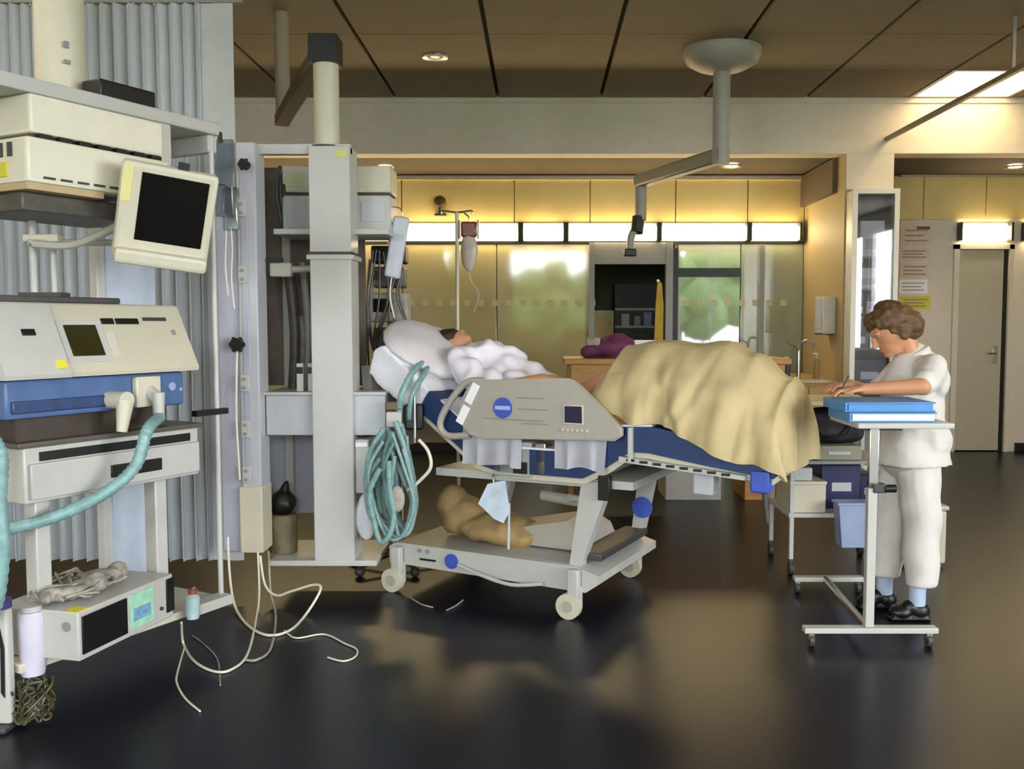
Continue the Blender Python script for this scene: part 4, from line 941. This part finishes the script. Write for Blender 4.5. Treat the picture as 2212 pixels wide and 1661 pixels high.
boxthing('card_box', 'aqua card box at the trolley edge on the middle shelf', 'box', 1.475, 1.575, 5.30, 5.5, .666, .735, AQUA)
boxthing('board_tray', 'khaki tray beside the aqua box on the middle shelf', 'tray', 1.60, 1.86, 5.30, 5.6, .666, .75, CARD)
boxthing('storage_bin', 'deep navy storage bin on the lowest trolley shelf', 'bin', 1.67, 1.90, 5.42, 5.70, .361, .62, NAVYBIN)
boxthing('storage_bin', 'small navy bin beside the deep navy storage bin', 'bin', 1.905, 2.0, 5.44, 5.7, .361, .56, NAVYBIN)
bb_ = thing('hanging_bin', 'pale blue plastic bin hooked on the lowest trolley shelf', 'bin', (1.81, 5.16, .19))
MB().prism([(-.10, 0), (.11, 0), (.13, .24), (-.12, .24)], 0, .11, 'y').build('body', BLUEBIN, bb_); B(-.13, .14, -.008, .118, .24, .255, .003).build('rim', BLUEBIN, bb_)
MB().box(-.05, .05, .11, .14, .16, .19).build('hook', CHROME, bb_)
bg_ = thing('black_bag', 'black soft bag stowed under the top shelf of the trolley', 'bag', (1.72, 5.36, .752))
m = MB().box(-.22, .20, 0, .3, 0, .20, .05); 
put('cloth', wobble(voxel(m, 'cloth', .012, 3), .02, 8, 2), mat('black_navy_nylon', '#12121e', .6, var=.3), bg_); MB().tube([(-.12, -.01, .15), (-.08, -.03, .06), (.06, -.03, .06), (.10, -.01, .15)], .008, 8, 4).build('strap', BLACK, bg_)

# ================================================================== OVERBED TABLE WITH BINDERS
ot = thing('overbed_table', 'white wheeled overbed table with H-shaped base before the nurse', 'table', (1.485, 4.10, 0))
B(-.10, .32, -.10, .30, .995, 1.02, .006).build('table_top', WHITE, ot)
B(-.02, .02, -.02, .02, .09, .72, .004).build('post', WHITE, ot); B(-.012, .03, .0, .03, .70, .995, .003).build('inner_post', CHROME, ot)
B(.0, .06, -.03, .03, .70, .74, .006).build('clamp', DGREY, ot); MB().cyl((.05, -.02, .72), (.10, -.02, .72), .018, seg=12).build('clamp_knob', BLACK, ot)
B(-.04, .14, .02, .2, .975, .995).build('bracket', DGREY, ot)
MB().box(-.295, .305, -.035, .02, .065, .09, .004).build('front_rail', WHITE, ot); MB().box(-.11, .265, .80, .85, .065, .09, .004).build('rear_rail', WHITE, ot)
MB().tube([(.0, .0, .077), (.06, .82, .077)], .018, 8, 1).build('base_beam', CHROME, ot)
for x, y in ((-.26, -.01), (.27, -.01), (-.09, .83), (.24, .83)):
    c = B(x - .012, x + .012, y - .014, y + .014, .035, .066).build('caster_fork', CHROME, ot); MB().cyl((x - .01, y, .028), (x + .01, y, .028), .028, seg=14).build('wheel', DGREY, c)
for k, (z, x0, x1, m_) in enumerate([(1.021, 1.36, 1.74, 'lower'), (1.066, 1.34, 1.735, 'upper')]):
    t = thing('ring_binder', ['blue binder with white pages, underneath on the overbed table', 'blue binder lying closed on top of the other on the overbed table'][k], 'binder', ((x0 + x1) / 2, 4.03, z), [0, .02][k])
    w = (x1 - x0) / 2; B(-w, w, 0, .30, 0, .007, .002).build('cover', BINDER, t); B(-w, w, 0, .30, .036, .043, .002).build('cover', BINDER, t)
    B(-w + .012, w - .01, .006, .29, .007, .036).build('pages', PAGES if k == 0 else BINDER, t); B(-w - .004, -w + .006, 0, .30, .0, .043, .003).build('spine', BINDER, t)

# small white bin behind the nurse
wbn = thing('waste_bin', 'white pedal bin on the floor behind the nurse', 'bin', (2.26, 5.45, 0))
B(-.17, .17, 0, .30, .02, .34, .015).build('body', CREAM, wbn); B(-.18, .18, -.01, .31, .342, .37, .01).build('lid', WHITE, wbn); B(.03, .13, -.03, .0, .02, .035).build('pedal', DGREY, wbn)
B(.11, .15, .25, .29, .37, .55, .004).build('lid_handle', CREAM, wbn); B(.06, .16, .24, .30, .53, .56, .004).build('handle_top', CREAM, wbn)
B(.0, .13, -.004, 0, .24, .27).build('label', GREYM, wbn)

# ================================================================== NURSE
nu = thing('person', 'nurse in white tunic and trousers bending over the overbed table, black shoes', 'person', (0, 0, 0))
m = MB()
HCN = Vector((1.735, 4.56, 1.425)); Rt = Matrix.Rotation(R(-28), 3, 'Y')   # head bowed towards -x
def H(x, y, z): return HCN + Rt @ Vector((x, y, z))
m.ball(HCN, (.098, .075, .115), 22, rot=Rt).ball(H(-.035, 0, -.055), (.062, .056, .07), 16, rot=Rt).ball(H(-.07, 0, -.10), (.026, .03, .022), 12)
m.ball(H(-.105, 0, -.02), (.016, .013, .03), 10, rot=Rt).ball(H(-.118, 0, -.038), (.015, .014, .012), 10).ball(H(-.088, 0, .02), (.02, .05, .014), 10, rot=Rt)
m.ball(H(-.088, 0, -.072), (.016, .024, .009), 10, rot=Rt)
for s in (-1, 1): m.ball(H(.01, s * .076, -.015), (.022, .010, .034), 10, rot=Rt)
m.caps(H(.03, 0, -.08), (1.85, 4.57, 1.26), .052, .054)
m.caps((1.865, 4.57, 1.19), (1.855, 4.57, .95), .10, .11).caps((1.875, 4.44, 1.225), (1.875, 4.70, 1.225), .05, .05)
m.caps((1.86, 4.5, .88), (1.87, 4.49, .46), .085, .058).caps((1.87, 4.49, .46), (1.855, 4.47, .09), .055, .036)
m.caps((1.84, 4.66, .88), (1.78, 4.66, .46), .085, .058).caps((1.78, 4.66, .46), (1.76, 4.66, .09), .055, .036)
m.caps((1.85, 4.47, .045), (1.77, 4.468, .03), .026, .016).caps((1.755, 4.66, .045), (1.68, 4.658, .03), .026, .016)
SHN, ELN, WRN = Vector((1.875, 4.40, 1.24)), Vector((1.755, 4.235, 1.165)), Vector((1.50, 4.27, 1.150))
SHF, ELF, WRF = Vector((1.87, 4.74, 1.24)), Vector((1.73, 4.76, 1.09)), Vector((1.52, 4.52, 1.155))
m.caps(SHN, ELN, .05, .042).caps(ELN, WRN, .041, .027).caps(SHF, ELF, .05, .042).caps(ELF, WRF, .041, .027)
def hand(m, w, d, up, side):
    d = d.normalized(); sd_ = d.cross(up).normalized() * side; up = sd_.cross(d) * side
    for k in range(4):
        o = (k - 1.5) * .019
        m.caps(w + sd_ * o * .5, w + d * .075 + sd_ * o, .016, .012, 10)
        l = [.062, .07, .066, .052][k]; a = w + d * .08 + sd_ * o; b = a + d * l * .55 + sd_ * o * .12 - Vector((0, 0, .006)); c = b + d * l * .4 - Vector((0, 0, .024))
        m.caps(a, b, .0092, .0085, 10); m.caps(b, c, .0085, .0075, 10)
    a = w + d * .025 - sd_ * .028; b = a + d * .035 - sd_ * .02 - Vector((0, 0, .006)); c = b + d * .03 + sd_ * .004 - Vector((0, 0, .010))
    m.caps(a, b, .013, .0105, 10); m.caps(b, c, .0105, .008, 10)
hand(m, WRN, Vector((-1, .10, -.02)), Vector((0, 0, 1)), 1)
hand(m, WRF, Vector((-1, -.35, -.02)), Vector((0, 0, 1)), -1)
put('body', voxel(m, 'body', .0055, 5), SKIN, nu)
m = MB()
for s in (-1, 1):
    m.ball(H(-.088, s * .032, .002), (.007, .010, .006), 10)
m.build('eyes', mat('eye_white', '#9a8276', .5), nu)
m = MB()
for s in (-1, 1): m.ball(H(-.094, s * .032, .001), (.003, .006, .0055), 8)
m.build('irises', DARKMIX, nu)
B(-.0, .0001, 0, .0001, 0, .0001).build('mouth', mat('lip', '#a8625a', .5), nu) if False else MB().ball(H(-.101, 0, -.074), (.006, .02, .005), 8).build('mouth', mat('lip', '#a8625a', .5), nu)
# hair: short, brown, slightly wavy
m = MB().ball(H(.02, 0, .035), (.105, .094, .105), 22, rot=Rt).ball(H(.065, 0, -.01), (.075, .092, .085), 18, rot=Rt).ball(H(-.045, 0, .075), (.06, .075, .045), 14, rot=Rt).ball(H(.095, 0, -.03), (.05, .07, .055), 12)
for s in (-1, 1): m.ball(H(.03, s * .072, .0), (.06, .026, .06), 12).ball(H(-.05, s * .055, .05), (.04, .026, .04), 10)
put('hair', wobble(wobble(voxel(m, 'hair', .007, 2), .014, 28, 3), .012, 11, 1), HAIR, nu)
# tunic
m = MB()
m.caps((1.86, 4.57, 1.20), (1.855, 4.57, .98), .135, .145).caps((1.855, 4.57, .96), (1.85, 4.57, .83), .15, .165).caps((1.875, 4.43, 1.225), (1.875, 4.71, 1.225), .082, .082)
m.ball((1.80, 4.57, 1.12), (.11, .14, .12), 14).ball((1.93, 4.57, 1.18), (.075, .16, .12), 14).ball((1.90, 4.57, .88), (.13, .18, .12), 14)
m.caps(SHN, SHN.lerp(ELN, .80), .07, .06).caps(SHF, SHF.lerp(ELF, .80), .07, .06).caps((1.865, 4.57, 1.26), (1.855, 4.57, 1.29), .088, .074)
m.cyl((1.855, 4.57, .76), (1.855, 4.57, .88), .185, .165, 24)
put('tunic', wobble(wobble(voxel(m, 'tunic', .010, 5), .012, 7, 2), .006, 17, 5), UNIF, nu)
MB().tube([(1.845 + .062 * math.cos(a * .5236), 4.57 + .066 * math.sin(a * .5236), 1.30 + .03 * math.cos(a * .5236)) for a in range(13)], .018, 8, 3).build('collar', UNIF, nu)
# trousers
m = MB()
m.caps((1.855, 4.53, .85), (1.875, 4.48, .50), .115, .092).cyl((1.875, 4.48, .52), (1.872, 4.47, .17), .092, .078, 20)
m.caps((1.845, 4.62, .85), (1.79, 4.66, .50), .115, .092).cyl((1.79, 4.66, .52), (1.765, 4.66, .17), .092, .078, 20)
me = voxel(m, 'trousers', .010, 4)
for v_ in me.vertices: v_.co.x += .004 * math.sin(v_.co.z * 26 + v_.co.y * 30); v_.co.y += .004 * math.sin(v_.co.z * 19 + 1)
put('trousers', wobble(me, .007, 9, 7), UNIF, nu)
for (x, y) in ((1.855, 4.47), (1.765, 4.66)):
    MB().cyl((x, y, .075), (x, y, .19), .04, .042, 16).build('sock', SOCK, nu)
    m = MB().ball((x + .01, y, .045), (.055, .042, .045), 16).ball((x - .08, y, .038), (.06, .045, .034), 16).box(x - .14, x + .065, y - .038, y + .038, .0, .022, .01).ball((x - .03, y, .06), (.05, .038, .04), 14)
    put('shoe', voxel(m, 'shoe', .006, 3), SHOE, nu)
pn = tag(MB().cyl(WRN + Vector((-.125, -.02, -.03)), WRN + Vector((-.06, .03, .06)), .004, seg=8).build('pen', DGREY), 'dark pen held by the nurse above the binder', 'pen')

# ================================================================== CABLES ON THE FLOOR
def cable(pts, r, lab, m=TUBEW):
    P = []
    for p in pts:
        P.append(at(p[0], p[1], p[2]) if len(p) == 3 else atz(p[0], p[1], r + .002))
    for q in P: q.z = max(q.z, r + .001)
    tag(MB().tube(P, r, 8, 7).build('cable', m), lab, 'cable')
cable([(492, 1160, 4.74), (497, 1250, 4.68), (508, 1310, 4.6), (535, 1350), (578, 1372), (625, 1362), (660, 1328), (692, 1275, 4.6), (680, 1263, 4.66), (630, 1277, 4.7), (597, 1286, 4.72), (572, 1262, 4.76), (562, 1200, 4.79)], .0065, 'thick ivory cable looping from the media column across the floor')
cable([(392, 1345, 4.0), (396, 1390), (420, 1428), (462, 1450), (500, 1446), (535, 1412), (555, 1365, 4.5), (560, 1280, 4.7), (557, 1192, 4.8)], .0055, 'ivory cable hanging in a wide loop from the shelf bottle to the media column')
cable([(398, 1400), (384, 1450), (382, 1475), (400, 1508), (432, 1536)], .004, 'thin ivory cable end trailing towards the open floor')
cable([(415, 1372), (445, 1395), (470, 1425), (476, 1480)], .003, 'thin brown line crossing inside the cable loop', MIXED)
cable([(580, 1190, 4.8), (585, 1280, 4.74), (596, 1345, 4.5), (585, 1400), (555, 1425), (530, 1425)], .0055, 'grey cable dropping straight from the media column and curling on the floor', MIXED)
cable([(615, 1362), (640, 1378), (700, 1370), (745, 1390), (770, 1402), (768, 1418), (742, 1428), (708, 1420)], .004, 'thin ivory cable curling into a hook on the open floor')
cable([(885, 1290), (910, 1305), (935, 1312)], .004, 'short pale line on the floor under the bed head', MIXED)
cable([(965, 1318), (985, 1308), (1000, 1296)], .004, 'short pale line on the floor under the bed middle', MIXED)
